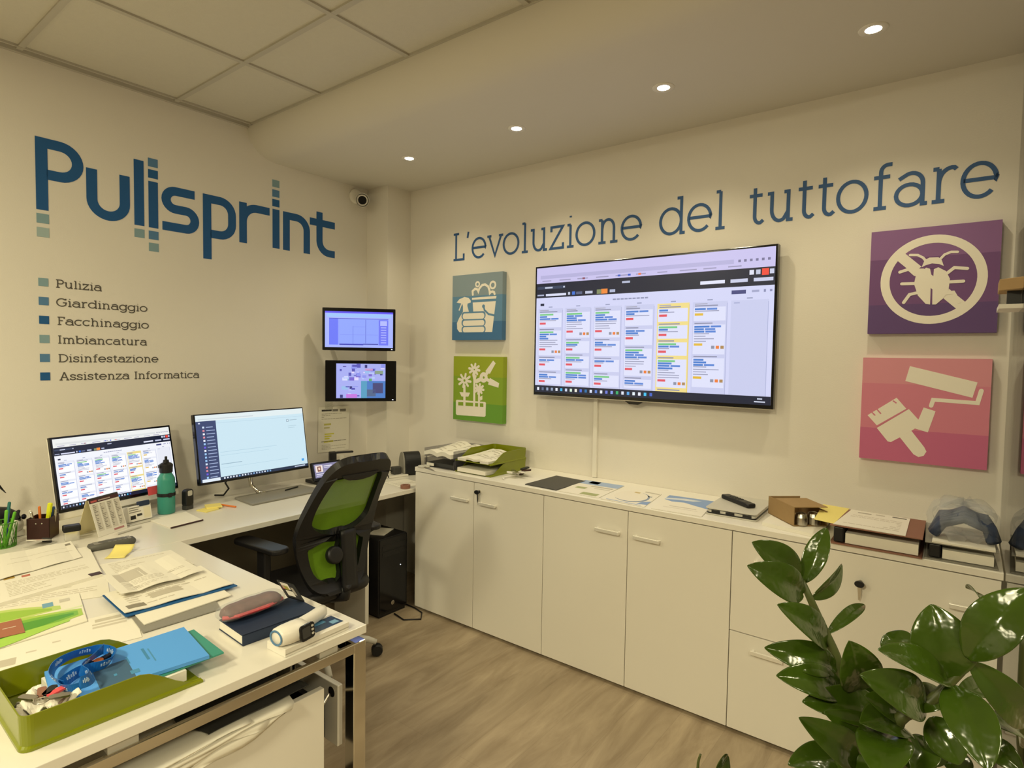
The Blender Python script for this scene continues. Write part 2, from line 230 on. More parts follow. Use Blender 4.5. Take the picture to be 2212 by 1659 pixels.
LEAVES=[(-1.873,-3.2022,1.1873,-1.953,-3.1425,1.2538,0.0469),(-1.883,-3.2074,1.1642,-1.9893,-3.1466,1.2267,0.041),(-1.8704,-3.2062,1.1796,-1.8237,-3.2275,1.2652,0.0273),(-1.8754,-3.2178,1.1581,-1.7874,-3.2471,1.1973,0.0126),(-1.8729,-3.2428,1.0868,-1.9731,-3.1882,1.1711,0.0467),(-1.8724,-3.2421,1.1045,-1.7309,-3.2774,1.1161,0.0164),(-1.875,-3.2588,1.0557,-1.9661,-3.1703,1.0952,0.0371),(-1.8796,-3.2717,1.0228,-1.9875,-3.1939,1.0675,0.0399),(-1.888,-3.2927,1.0367,-1.9413,-3.2819,1.132,0.0603),(-1.8509,-3.328,0.9903,-1.9646,-3.2266,1.0286,0.0445),(-1.9022,-3.4008,1.0982,-1.8893,-3.3774,1.1961,0.0737),(-1.9096,-3.4212,1.1373,-1.8807,-3.4836,1.243,0.0575),(-1.9004,-3.4037,1.0928,-2.008,-3.3245,1.1579,0.0356),(-1.9109,-3.3768,1.0511,-2.0236,-3.3067,1.1239,0.0434),(-1.8965,-3.4223,1.1291,-1.8106,-3.4929,1.0216,0.0378),(-1.9114,-3.4056,1.0949,-1.9971,-3.4462,1.0376,0.0557),(-1.7383,-3.4935,0.9536,-1.8517,-3.4388,1.0307,0.0269),(-1.9101,-3.3045,0.9344,-2.0112,-3.2316,1.0289,0.0382),(-1.8982,-3.2874,0.9302,-1.9801,-3.2136,0.9326,0.0359),(-1.9328,-3.3347,1.014,-2.0339,-3.336,0.9956,0.0625),(-1.8746,-3.3794,0.9887,-1.9361,-3.3668,0.9651,0.0316),(-1.7608,-3.4475,0.9585,-1.7885,-3.495,0.9401,0.0285),(-1.8197,-3.4132,1.05,-1.7077,-3.4474,1.0046,0.027),(-1.9054,-3.3531,1.0231,-1.9522,-3.3058,1.062,0.0296),(-1.7916,-3.3789,0.9021,-1.7306,-3.4065,0.9338,0.0114),(-1.8184,-3.4372,1.191,-1.7833,-3.4165,1.1979,0.0106),(-1.8841,-3.3581,1.1062,-1.8496,-3.3198,1.1197,0.0357),(-1.8946,-3.3521,1.0043,-1.9914,-3.3057,1.0406,0.0449),(-1.9697,-3.101,0.8634,-1.9355,-3.1115,0.8793,0.0156),(-1.9398,-3.2663,0.9289,-1.9425,-3.326,0.9618,0.0208),(-1.868,-3.3248,0.9551,-1.9667,-3.2568,1.0256,0.0355),(-1.8664,-3.3137,0.9118,-1.8144,-3.3448,0.9613,0.042),(-1.8695,-3.3835,1.0211,-1.8954,-3.4188,0.9772,0.0407),(-1.8578,-3.3384,0.9505,-1.8415,-3.3935,0.9361,0.0359),(-1.85,-3.2582,1.0595,-1.8667,-3.3058,1.0119,0.035),(-1.8695,-3.3969,1.0616,-1.9369,-3.3433,1.0471,0.0294),(-1.699,-3.5001,0.8895,-1.6542,-3.5,1.0104,0.0152),(-1.7676,-3.4111,0.8877,-1.7219,-3.4198,0.9083,0.033)]
STEMS=[[(-1.7591,-3.3469,0.7993),(-1.847,-3.3043,0.9355),(-1.8689,-3.2689,1.0272),(-1.8705,-3.2553,1.0719),(-1.8698,-3.2369,1.1097),(-1.8762,-3.2169,1.1555),(-1.8731,-3.2025,1.1821)],[(-1.7542,-3.3531,0.7994),(-1.9259,-3.3436,1.0142),(-1.9108,-3.3766,1.0545),(-1.9003,-3.4036,1.0939),(-1.8981,-3.4209,1.1214)],[(-1.6737,-3.5052,0.8248),(-1.6978,-3.4961,0.9643),(-1.6912,-3.4934,1.114)],[(-1.9853,-3.0849,0.809),(-1.9865,-3.0787,0.8707),(-1.983,-3.0814,0.8939)]]
# ---------------------------------------------------------------- the setting
X0, Y0 = -6.2, -7.0; ZC = 2.868; ZS = 2.70; SX = -1.0855
struct(MB().box(X0, .15, Y0, .15, -.1, 0).build('floor', M['floor']))
struct(MB().box(X0 - .1, 0, 0, .12, 0, 3.05).build('wall_back', M['wall']))
struct(MB().box(0, .12, Y0, .12, 0, 3.05).build('wall_right', M['wall']))
struct(MB().box(X0 - .12, X0, Y0, 0, 0, 3.05).build('wall_left', M['farwall']))
struct(MB().box(X0 - .1, .12, Y0 - .12, Y0, 0, 3.05).build('wall_front', M['farwall']))
struct(MB().box(-.2096, 0, -.2186, 0, 0, ZS).build('wall_corner', M['wall']))
struct(MB().box(X0, SX, Y0, 0, ZC + .006, ZC + .1).build('ceiling', M['ceil']))
pr = [(-.90 - .1855 * math.cos(R(6 * k)), ZC - (ZC - ZS) * math.sin(R(6 * k))) for k in range(16)] + [(0, ZS)]
b = MB(); b.add([(x, y, z) for y in (0, Y0) for x, z in pr], [(i, i + 1, i + 18, i + 17) for i in range(16)] + [tuple(range(17)), tuple(range(17, 34))][:0])
struct(b.build('trim_1', M['soffit'], smooth=True))
T = .6563; xg = [-1.489 - T * k for k in range(8)]; yg = [-.7217 - T * k for k in range(10)]
b = MB()
for x in xg: b.box(x - .012, x + .012, Y0, -.0, ZC - .002, ZC + .01)
for y in yg: b.box(X0, SX, y - .012, y + .012, ZC - .0025, ZC + .01)
struct(b.build('trim_2', M['tbar']))
b = MB().box(X0, SX, -.058, -.05, ZC - .004, ZC + .01).box(X0, SX, -.022, 0, ZC - .012, ZC + .01).box(SX - .010, SX + .001, Y0, 0, ZC - .004, ZC + .01)
struct(b.build('trim_3', M['tbar']))
struct(MB().box(-1.35, -.001, -3.535, -3.525, .0, ZS).build('window_1', M['glass']))
struct(MB().box(-.035, 0, -3.55, -3.536, 0, ZS).build('trim_4', M['wall']))
# recessed spotlights in the dropped strip
ring = MB().lathe([(.026, -.002), (.045, -.004), (.047, 0), (.047, .004), (.026, .004), (.026, -.002)], 28)
disc = MB().lathe([(0, .0), (.027, .0)], 24)
M['bulb'] = mat_emit('lamp_glow', (1, .93, .78), 30)
wherel = ['nearest the corner camera', 'above the left end of the slogan', 'above the middle of the television', 'nearest the right edge of the ceiling']
for k, y in enumerate((-.749, -1.541, -2.327, -3.096)):
    t = thing('recessed_spotlight', 'small round lit recessed ceiling spotlight ' + wherel[k], 'ceiling light', (-.503, y, ZS), 0, 'recessed spotlights in the dropped ceiling strip')
    ring.build('trim_ring', M['wplastic'], t, smooth=True, fix=True)
    disc.build('bulb', M['bulb'], t, fix=False).location = (0, 0, -.0015)
    l = bpy.data.lights.new('spot', 'SPOT'); l.energy = 20; l.color = (1, .88, .58); l.spot_size = R(125); l.spot_blend = .85; l.shadow_soft_size = .03
    lo = bpy.data.objects.new('spot', l); lo.location = (0, 0, -.012); COL.objects.link(lo); lo.parent = t
# ---------------------------------------------------------------- lettering
A_ = arc
def stem(x, top, base=.2, topl=.19): return [[(x, 0), (x, top)], [(x - base, 0), (x + base, 0)]] + ([[(x - topl, top), (x, top)]] if topl else [])
GL = {
 'L': (.95, [[(0, 1.4), (.42, 1.4)], [(.2, 1.4), (.2, 0)], [(0, 0), (.82, 0), (.82, .3)]]),
 "'": (.3, [[(.1, 1.45), (.03, 1.1)]]),
 'e': (1.1, [[(.02, .52), (1, .52)] + A_(.5, .5, .5, .5, 2, 318, 26)]),
 'v': (1.0, [[(.04, 1), (.48, 0), (.92, 1)], [(-.1, 1), (.2, 1)], [(.76, 1), (1.06, 1)]]),
 'o': (1.14, [A_(.5, .5, .52, .5, 0, 360, 32)]),
 'l': (.46, stem(.2, 1.42)),
 'u': (1.16, [[(0, 1), (.19, 1), (.19, .4)] + A_(.53, .4, .34, .4, 180, 300, 10) + [(.88, .32)], [(.7, 1), (.88, 1), (.88, 0), (1.08, 0)]]),
 'z': (.92, [[(.06, .78), (.06, 1), (.78, 1), (.02, 0), (.8, 0), (.8, .24)]]),
 'i': (.46, stem(.2, 1) + [[(.2, 1.37), (.2, 1.45)]]),
 'n': (1.16, stem(.2, 1) + [[(.2, .6)] + A_(.53, .62, .33, .38, 150, 0, 10) + [(.86, 0)], [(.66, 0), (1.06, 0)]]),
 'd': (1.22, [A_(.5, .5, .5, .5, 0, 360, 30), [(.8, 1.42), (1, 1.42), (1, 0), (1.18, 0)]]),
 't': (.66, [[(.24, 1.3), (.24, .26)] + A_(.46, .24, .22, .24, 180, 280, 6) + [(.62, .09)], [(0, 1), (.56, 1)]]),
 'f': (.66, [[(.24, 0), (.24, 1.16)] + A_(.48, 1.18, .24, .24, 180, 90, 6) + [(.62, 1.42)], [(0, 1), (.56, 1)], [(.02, 0), (.46, 0)]]),
 'a': (1.06, [A_(.44, .32, .44, .33, 0, 360, 24), [(.08, .84)] + A_(.5, .66, .38, .34, 125, 0, 10) + [(.88, 0), (1.04, 0)]]),
 'r': (.82, stem(.2, 1) + [[(.2, .5)] + A_(.6, .55, .4, .45, 170, 80, 8) + [(.74, .93)]]),
 'P': (1.0, [[(.2, 0), (.2, 1.4)], [(0, 0), (.45, 0)], [(0, 1.4), (.6, 1.4)] + A_(.6, 1.04, .34, .36, 90, -90, 12) + [(.2, .68)]]),
 'G': (1.36, [A_(.64, .7, .64, .7, 40, 325, 26) + [(1.2, .62)], [(.8, .66), (1.3, .66)], [(1.13, 1.15), (1.2, 1.42)]]),
 'g': (1.14, [A_(.48, .5, .48, .5, 0, 360, 28), [(1.12, 1), (.96, 1), (.96, -.1)] + A_(.5, -.08, .46, .36, 0, -150, 12)]),
 'F': (.95, [[(.2, 0), (.2, 1.4)], [(0, 0), (.46, 0)], [(0, 1.4), (.86, 1.4), (.86, 1.12)], [(.2, .74), (.66, .74)]]),
 'c': (.98, [A_(.48, .5, .48, .5, 42, 318, 24), [(.84, .84), (.84, 1.04)]]),
 'h': (1.16, stem(.2, 1.42) + [[(.2, .6)] + A_(.53, .62, .33, .38, 150, 0, 10) + [(.86, 0)], [(.66, 0), (1.06, 0)]]),
 'I': (.5, [[(.2, 0), (.2, 1.4)], [(0, 0), (.4, 0)], [(0, 1.4), (.4, 1.4)]]),
 'm': (1.62, stem(.2, 1) + [[(.2, .6)] + A_(.5, .64, .3, .36, 150, 0, 10) + [(.8, 0)], [(.62, 0), (.98, 0)], [(.8, .6)] + A_(1.1, .64, .3, .36, 150, 0, 10) + [(1.4, 0)], [(1.22, 0), (1.6, 0)]]),
 'b': (1.2, [[(0, 1.42), (.18, 1.42), (.18, 0)], A_(.66, .5, .48, .5, 0, 360, 28)]),
 'D': (1.32, [[(.2, 0), (.2, 1.4)], [(0, 0), (.55, 0)] + A_(.55, .7, .66, .7, -90, 90, 16) + [(0, 1.4)]]),
 's': (.84, [[(.7, .78)] + A_(.38, .76, .31, .24, 40, 250, 12) + A_(.4, .26, .32, .26, 70, -150, 12), [(.7, .72), (.7, 1)], [(.04, .0), (.04, .3)]]),
 'A': (1.32, [[(.14, 0), (.6, 1.4), (.66, 1.4), (1.12, 0)], [(-.04, 0), (.36, 0)], [(.9, 0), (1.3, 0)], [(.3, .5), (.96, .5)]]),
 ' ': (.6, [])}
def layout(word):
    x = 0; o = []
    for ch in word: o.append((ch, x)); x += GL[ch][0] + .13
    last = word[-1]; ext = max(p[0] for st in GL[last][1] for p in st) + o[-1][1]
    first = min(p[0] for st in GL[word[0]][1] for p in st)
    return o, first, ext
def letters(word, u0, u1, base, xh, sw, material, parent, name='letter', m=None, asc=1.0):
    o, a, e = layout(word); sx = (u1 - u0 - sw) / (e - a); sy = xh - sw
    for ch, x in o:
        if ch == ' ': continue
        b = MB()
        for k, st in enumerate(GL[ch][1]):
            pts = [(u0 + sw / 2 + (x + px - a) * sx, base + sw / 2 + (py if py <= 1 else 1 + (py - 1) * asc) * sy) for px, py in st]
            cl = len(pts) > 8 and (Vector(pts[0]) - Vector(pts[-1])).length < 1e-5
            b.stroke(pts[:-1] if cl else pts, sw, .0002, .0018 + .00003 * k, m, closed=cl)
        b.build(name, material, parent)
t = thing('wall_lettering', 'large slate blue slab serif slogan above the television', 'lettering', on_right(0, 0))
letters("L'evoluzione", .634, 2.004, 2.176, .138, .0145, M['slate'], t, asc=.92)
letters("del", 2.100, 2.446, 2.180, .142, .015, M['slate'], t, asc=.92)
letters("tuttofare", 2.545, 3.468, 2.182, .143, .0155, M['slate'], t, asc=.92)
# logo on the back wall
t = thing('wall_logo', 'big dark blue company name logo with small squares on the back wall', 'logo', on_back(0, 0))
W_ = .0455
def lg(*sts):
    b = MB()
    for k, s in enumerate(sts): b.stroke(s, W_, .0002, .0018 + .00003 * k)
    b.build('letter', M['navy'], t)
lg([(-2.068, 2.185), (-2.068, 2.491), (-1.9985, 2.491)] + A_(-1.9985, 2.4205, .0705, .0705, 88, -90, 16) + [(-2.05, 2.35)])
lg([(-1.872, 2.423), (-1.872, 2.28)] + A_(-1.801, 2.28, .071, .071, 180, 360, 18) + [(-1.73, 2.423)])
lg([(-1.665, 2.188), (-1.665, 2.519)])
lg([(-1.598, 2.187), (-1.598, 2.425)])
lg([(-1.389, 2.4), (-1.488, 2.4)] + A_(-1.488, 2.3525, .0475, .0475, 92, 270, 14) + A_(-1.435, 2.257, .046, .048, 90, -90, 14) + [(-1.555, 2.209)])
lg([(-1.322, 2.065), (-1.322, 2.4), (-1.255, 2.4)] + A_(-1.25, 2.33, .0695, .07, 88, 0, 8) + A_(-1.25, 2.278, .0695, .07, 0, -90, 8) + [(-1.305, 2.208)])
lg([(-1.115, 2.188), (-1.115, 2.423)], [(-1.115, 2.3)] + A_(-1.03, 2.315, .085, .085, 180, 90, 10) + [(-.948, 2.4)])
lg([(-.906, 2.187), (-.906, 2.423)])
lg([(-.836, 2.186), (-.836, 2.4), (-.77, 2.4)] + A_(-.766, 2.327, .0735, .073, 88, 0, 10) + [(-.6925, 2.186)])
lg([(-.598, 2.469), (-.598, 2.285)] + A_(-.523, 2.284, .075, .075, 180, 268, 10) + [(-.48, 2.2085)], [(-.67, 2.399), (-.48, 2.399)])
for x, z, k in ((-2.0675, 2.146, 'sqt'), (-2.0675, 2.083, 'sql'), (-1.665, 2.148, 'sqt'), (-1.598, 2.5215, 'sqm'), (-1.598, 2.4635, 'sqd'), (-1.598, 2.1485, 'sqm'), (-1.598, 2.0865, 'sqt'),
                (-.9065, 2.5785, 'sqt'), (-.9065, 2.519, 'sqm'), (-.9065, 2.461, 'sqd')):
    MB().box(x - .0233, x + .0233, z - .0216, z + .0216, .0002, .0018).build('square', M[k], t)
for word, z, x0, x1, k in (('Pulizia', 1.834, -2.024, -1.835, 'sqt'), ('Giardinaggio', 1.747, -2.023, -1.633, 'sqm'), ('Facchinaggio', 1.66, -2.021, -1.627, 'sqd'),
                         ('Imbiancatura', 1.572, -2.02, -1.635, 'sqt'), ('Disinfestazione', 1.484, -2.02, -1.583, 'sqm'), ('Assistenza Informatica', 1.398, -2.018, -1.371, 'sqd')):
    t = thing('wall_lettering', 'grey printed line reading ' + word + ' with a coloured square on the back wall', 'lettering', on_back(0, 0), 0, 'service list on the back wall')
    letters(word, x0, x1, z, .0295, .0046, M['ink'], t)
    MB().box(-2.089, -2.0515, z + .002, z + .039, .0002, .0018).build('square', M[k], t)
# ---------------------------------------------------------------- square wall panels
def wall_panel(name, label, y0, z1, s, bands, artwork, cols, cw):
    t = thing(name, label, 'wall panel', on_right(y0, z1 - s, 0), 0, 'square icon panels on the right wall')
    b = MB(); lo = 1.0
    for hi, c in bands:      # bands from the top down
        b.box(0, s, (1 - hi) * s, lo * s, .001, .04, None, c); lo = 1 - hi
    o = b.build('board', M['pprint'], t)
    b = MB()
    def z(l): return .04, .0402 + .0004 * l
    def sc(p): return [(u * s, v * s) for u, v in p]
    for q_, it in enumerate(artwork):
        k, l, c, pts = it[0], it[1] + q_ * .012, cols[it[2]], it[-1]
        if k == 'f': b.poly(sc(pts), *z(l), None, c)
        elif k == 's':
            P = sc(pts)
            b.stroke(P, it[3] * s, *z(l), None, False, c)
            for e in (P[0], P[-1]):
                if it[3] < .07: b.poly(A_(e[0], e[1], it[3] * s / 2, it[3] * s / 2, 0, 345, 11), .04, .0402 + .0004 * l - .00005, None, c)
        elif k == 'c': b.poly(A_(pts[0][0] * s, pts[0][1] * s, it[3] * s, it[3] * s, 0, 340, 17), *z(l), None, c)
        elif k == 'r': b.stroke(A_(pts[0][0] * s, pts[0][1] * s, it[3] * s, it[3] * s, 0, 345, 23), it[4] * s, *z(l), None, True, c)
        elif k == 't':
            P = sc(pts); x0_ = min(p[0] for p in P); x1_ = max(p[0] for p in P); y0_ = min(p[1] for p in P); y1_ = max(p[1] for p in P)
            b.poly(rrect(x0_, x1_, y0_, y1_, (y1_ - y0_) * .45), *z(l), None, c)
        elif k == 'e':
            P = sc(pts); cx = (P[0][0] + P[1][0]) / 2; cy = (P[2][1] + P[3][1]) / 2
            b.stroke(A_(cx, cy, (P[1][0] - P[0][0]) / 2, (P[2][1] - P[3][1]) / 2, 0, 354, 59), it[3] * s, *z(l), None, True, c)
    b.build('icon', M['pprint'], t)
M['pprint'] = mat_print('panel_print', .55)
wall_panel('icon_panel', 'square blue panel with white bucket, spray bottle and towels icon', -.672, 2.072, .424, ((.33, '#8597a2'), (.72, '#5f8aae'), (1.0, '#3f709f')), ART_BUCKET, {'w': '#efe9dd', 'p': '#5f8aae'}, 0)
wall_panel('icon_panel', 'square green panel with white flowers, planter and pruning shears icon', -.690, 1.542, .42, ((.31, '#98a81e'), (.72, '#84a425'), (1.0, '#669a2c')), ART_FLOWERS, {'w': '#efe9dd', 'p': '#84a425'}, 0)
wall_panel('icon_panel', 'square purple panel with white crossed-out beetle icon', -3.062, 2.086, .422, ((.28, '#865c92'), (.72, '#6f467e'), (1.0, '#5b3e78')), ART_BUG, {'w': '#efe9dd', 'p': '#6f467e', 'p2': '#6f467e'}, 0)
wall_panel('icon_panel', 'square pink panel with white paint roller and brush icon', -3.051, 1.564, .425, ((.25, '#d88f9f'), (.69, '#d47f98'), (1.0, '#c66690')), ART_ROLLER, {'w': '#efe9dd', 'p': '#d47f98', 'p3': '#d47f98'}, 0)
# ---------------------------------------------------------------- kanban screens
def kanban(seed, blur=0):
    r = random.Random(seed); I = []
    bg = '#d3d6f7' if not blur else '#f2f4fb'; gr = '#c9cdee' if not blur else '#e9ecf6'; wh = '#dfe2fb' if not blur else '#fbfcff'
    I.append((0, 0, 0, 1, 1, bg)); I.append((1, 0, 0, 1, .125, '#c9c3ee' if not blur else '#eef0ee')); I.append((2, .02, .062, .86, .09, '#b6b2dc' if not blur else '#dfe2e2'))
    for k in range(6): I.append((3, .875 + .02 * k, .066, .884 + .02 * k, .082, '#7a779c'))
    for k in range(10): I.append((3, .03 + .09 * k, .103, .07 + .09 * k + r.random() * .03, .111, '#9c98bb'))
    for u, c in ((.235, '#8c4a5e'), (.40, '#3b5fc4'), (.445, '#3158c8'), (.49, '#ef7b52')): I.append((4, u, .1, u + .012, .114, c))
    I.append((2, 0, .125, 1, .24, '#101a33'))
    I.append((3, .005, .15, .15, .172, '#33405c')); I.append((4, .045, .155, .085, .167, '#c9d0e6')); I.append((4, .14, .155, .148, .167, '#c9d0e6'))
    for u0, u1, v0, v1, c in ((.42, .455, .15, .165, '#b5bcd6'), (.05, .155, .21, .228, '#d8dcf4'), (.005, .04, .213, .224, '#aeb6d2'), (.165, .175, .205, .226, '#c9d0e6'), (.185, .20, .203, .228, '#3f74d8'), (.205, .235, .206, .226, '#566080'),
                           (.25, .285, .206, .226, '#c2c8e0'), (.305, .33, .2, .232, '#7e8a62'), (.325, .355, .197, .233, '#f08a3c'), (.365, .39, .206, .226, '#aeb6d2'),
                           (.74, .83, .19, .212, '#e3e6fa'), (.85, .91, .19, .212, '#c9cee8'), (.93, .995, .19, .212, '#c9cee8'), (.915, .93, .138, .168, '#dfe2f4'), (.937, .952, .138, .168, '#c2c7de'), (.957, .98, .133, .175, '#ee4a3c'), (.983, .997, .138, .168, '#c9cee8')):
        I.append((4, u0, v0, u1, v1, c))
    I.append((2, .022, .285, .042, .305, '#1a2440')); I.append((2, .855, .262, .905, .287, '#43477e')); I.append((2, .925, .266, .95, .28, '#a4a8cc')); I.append((2, .965, .264, .972, .282, '#8a8eb6')); I.append((2, .985, .266, .993, .28, '#8a8eb6'))
    for k in range(9): I.append((2, .38 + .0175 * k, .275, .394 + .0175 * k, .285, '#8e93b4'))
    for c in range(7):
        u0 = .012 + .1405 * c; u1 = u0 + .128; yel = c == 4
        I.append((2, (u0 + u1) / 2 - .01, .312, (u0 + u1) / 2 + .01, .32, '#9aa0c2'))
        I.append((1, u0, .328, u1, .945, '#f0dc8c' if yel else gr)); I.append((2, u1 - .002, .34, u1, .945, '#e3c75e' if yel else '#aab0d6'))
        if c == 6: I.append((2, u0 + .01, .34, u0 + .03, .348, '#aab0d6')); continue
        v = .35; I.append((3, u0 + .008, v - .012, u0 + .055, v - .005, '#a7a8bd')); lim = .935 if c < 5 else .76
        first = True
        while v < lim:
            I.append((3, u0 + .008, v, u0 + .05 + r.random() * .05, v + .008, '#8d90ac')); v += .014
            big = r.random() < .35; nb = (3 if big else r.choice((1, 1, 2))); hgt = .022 * nb + (.09 if big else .028) + (.02 if c < 5 else .02) + .03
            hgt = min(hgt, .94 - v)
            if hgt < .03: break
            I.append((3, u0 + .004, v, u1 - .006, v + hgt - .008, wh)); vv = v + .006
            if (big or r.random() < .5) and c < 5 and vv < .92: I.append((4, u0 + .008, vv, u0 + .07 + .015 * r.random(), vv + .013, '#74c983')); vv += .017
            for q in range(nb):
                if vv < .925:
                    a = .035 + .025 * r.random(); I.append((4, u0 + .008, vv, u0 + .008 + a, vv + .013, '#4a7fd0'))
                    if r.random() < .6: I.append((4, u0 + .012 + a, vv, min(u1 - .012, u0 + .05 + a), vv + .013, '#5a86d6'))
                    vv += .017
            for q in range(4 if big else 1):
                if vv < .925: I.append((4, u0 + .008, vv, u0 + .05 + .06 * r.random(), vv + .006, '#9a9dba')); vv += .017
            if vv < .925: I.append((4, u0 + .008, vv, u0 + .04, vv + .016, '#e25563' if c < 5 else '#e3b93c'))
            if big and vv < .9:
                for q, cc in enumerate(('#8e93a8', '#ef7f3c', '#b08a5a')): I.append((4, u1 - .055 + .017 * q, vv + .016, u1 - .043 + .017 * q, vv + .036, cc))
            v += hgt + .004
    I.append((5, 0, .945, 1, 1, '#0f1a33'))
    icons = ['#e8ecf8', '#5a6a88', '#8fa0bd', '#8fa0bd', '#e8ecf8', '#3fb4e8', '#cfd8f2', '#d7f0dc', '#f2efe0', '#4a6fd8', '#1f6fa8', '#dde4fa', '#5a80d0', '#e8ecf8', '#6a78d8', '#88a0f0', '#2fae6a', '#dfe6f5', '#58a8ea', '#e6f2fb', '#e8ecf8', '#3fc0f0', '#3f62c8']
    for k, c in enumerate(icons): I.append((6, .012 + .0245 * k, .961, .023 + .0245 * k, .984, c))
    I.append((6, .955, .958, .972, .966, '#cfd6ea')); I.append((6, .945, .977, .982, .985, '#cfd6ea'))
    return I
# ---------------------------------------------------------------- television
t = thing('wall_television', 'large flat television showing a calendar board on the right wall', 'television', on_right(-1.366, 1.320, 0))
TW, TH = 1.340, .752
MB().box(0, TW, 0, TH, .035, .0695).build('housing', M['blackg'], t, bevel=.003)
MB().box(.25, TW - .25, .12, TH - .12, .0, .036).build('wall_mount', M['black'], t)
b = MB(); art(b, TW - .022, TH - .03, kanban(3), Matrix.Translation((.011, .02, .0698)), .00012); b.build('screen', M['screen'], t, fix=False)
MB().box(0, TW, -.0008, .003, .05, .0702).build('bottom_trim', M['steel'], t)
MB().poly([(.59, 0), (.62, -.018), (.67, -.018), (.70, 0)], .045, .066).build('sensor', M['blackg'], t, bevel=.002)
o = MB().box(-.018, -.0003, -1.768, -1.744, .872, 1.43).build('cable_duct', M['wplastic'], None, bevel=.002)
tag(o, 'thin white vertical cable duct running down from the television to the cabinets', 'cable duct')
# ---------------------------------------------------------------- wall monitors in the corner
def small_monitor(label, c, yaw, wd, ht, items, bez, lcd):
    a = R(yaw); u = Vector((math.cos(a), math.sin(a), 0)); o = Vector(c) - u * wd / 2 - Vector((0, 0, ht / 2))
    t = thing('wall_monitor', label, 'monitor', frame(o, u, (0, 0, 1)), 0, 'small monitors on wall arms in the corner')
    MB().box(0, wd, 0, ht, -.035, -.001).build('housing', M['blackg'], t, bevel=.004)
    b = MB(); l, r_, bt, tp = bez; art(b, wd - l - r_, ht - bt - tp, items, Matrix.Translation((l, bt, 0)), .0002); b.build('screen', M['screen2'], t, fix=False)
    MB().box(wd - .026, wd - .018, .008, .013, 0, .001).build('power_light', M['led'], t)
    n = Vector((math.sin(a), -math.cos(a), 0)); inv = frame(o, u, (0, 0, 1)).inverted()
    p0 = Vector(c) - n * .034; p2 = Vector((c[0] - .02, -.012, c[2] - .03)); p1 = (p0 + p2) / 2 + Vector((.06, -.02, -.01))
    MB().tube([inv @ p0, inv @ p1, inv @ p2], .014, 8).build('wall_arm', M['black'], t)
    MB().box(-.04, .04, -.06, .06, -.012, 0, inv @ frame((p2.x, 0, p2.z), (-1, 0, 0), (0, 0, 1))).build('wall_plate', M['black'], t)
M['led'] = mat_emit('led_white', (.8, .85, 1), 2)
I = [(0, 0, 0, 1, 1, '#a9b6ff'), (1, 0, 0, 1, .05, '#5b50f0'), (1, .03, .06, .97, .16, '#9cc4fb'), (1, .06, .2, .93, .93, '#8fa0ff'), (2, .06, .2, .19, .93, '#6a78f8'), (2, .06, .19, .93, .205, '#4a4cc0'),
     (3, .21, .22, .78, .88, '#90a6ff'), (4, .405, .4, .412, .9, '#6f7fe0'), (4, .59, .22, .6, .88, '#6f7fe0'), (4, .41, .42, .59, .428, '#7f8cf0'), (4, .22, .64, .78, .648, '#7f8cf0'), (3, .79, .22, .93, .93, '#6f78f4'), (4, .81, .25, .91, .38, '#b4bcff'),
     (4, .21, .9, .56, .935, '#3a42b8'), (4, .56, .895, .78, .915, '#2a2a96')] + [(4, .82, .42 + .07 * k, .9, .45 + .07 * k, '#a9b0ff') for k in range(7)]
small_monitor('upper small black wall monitor showing a pale blue table screen', (-.51, -.30, 1.703), -43.2, .456, .271, I, (.017, .015, .02, .022), 0)
r_ = random.Random(5); I = [(0, 0, 0, 1, 1, '#aab0f4')]
for k in range(46):
    q = r_.choice(((0, 0), (.5, 0), (0, .5))); u = q[0] + r_.random() * .42; v = q[1] + r_.random() * .42
    I.append((1 + k % 5, u, v, min(q[0] + .49, u + .03 + r_.random() * .14), min(q[1] + .49, v + .02 + r_.random() * .1), r_.choice(('#8f96ee', '#c6cdfb', '#5a58b8', '#d7dcff', '#7c6ad0', '#b8c8fa', '#e2d9ff', '#3a3a80', '#9cc0ee'))))
I += [(6, .5, .5, 1, 1, '#4f7fc8'), (7, .5, .5, .62, 1, '#5aa0c4'), (7, .74, .56, .95, .86, '#4a4a78'), (7, .62, .75, .8, .95, '#566a8c'), (7, .66, .43, .72, .5, '#62b06a'), (7, .2, .88, .42, .99, '#c87ae0'), (7, .58, .14, .74, .2, '#c89ad0'), (7, .78, .2, .95, .3, '#8aa08a')]
small_monitor('lower small black wall monitor showing four security camera views', (-.483, -.289, 1.371), -37.2, .447, .265, I, (.068, .07, .022, .02), 0)
# dome security camera in the corner under the strip
t = thing('security_camera', 'small white bullet security camera in the upper corner of the room', 'security camera', (-.315, -.015, 2.60))
MB().lathe([(0, 0), (.05, 0), (.05, .018), (.04, .024), (0, .026)], 20, frame((0, .014, .03), (1, 0, 0), (0, 0, 1))).build('mount', M['wplastic'], t, smooth=True, bevel=.002)
d = Vector((-.55, -.8, -.22)).normalized(); MB().tube([(0, 0, .03), Vector((0, -.045, .02))], .014, 10).build('arm', M['wplastic'], t, smooth=True)
mc = frame((0, -.06, -.005), d.cross(Vector((0, 0, 1))), d.cross(Vector((0, 0, 1))).cross(d) * -1)
mc = Matrix.Translation((0, -.06, -.005)) @ d.to_track_quat('Z', 'Y').to_matrix().to_4x4()
MB().lathe([(0, -.05), (.03, -.05), (.037, -.03), (.038, .045), (.033, .05), (.028, .046)], 24, mc).build('housing', M['wplastic'], t, smooth=True)
MB().lathe([(0, .047), (.028, .047)], 20, mc).build('lens', M['blackg'], t, fix=False)
MB().lathe([(.04, .0), (.045, .065)], 24, mc).build('sun_shield', M['lgrey'], t, smooth=True, solid=.002, fix=False)
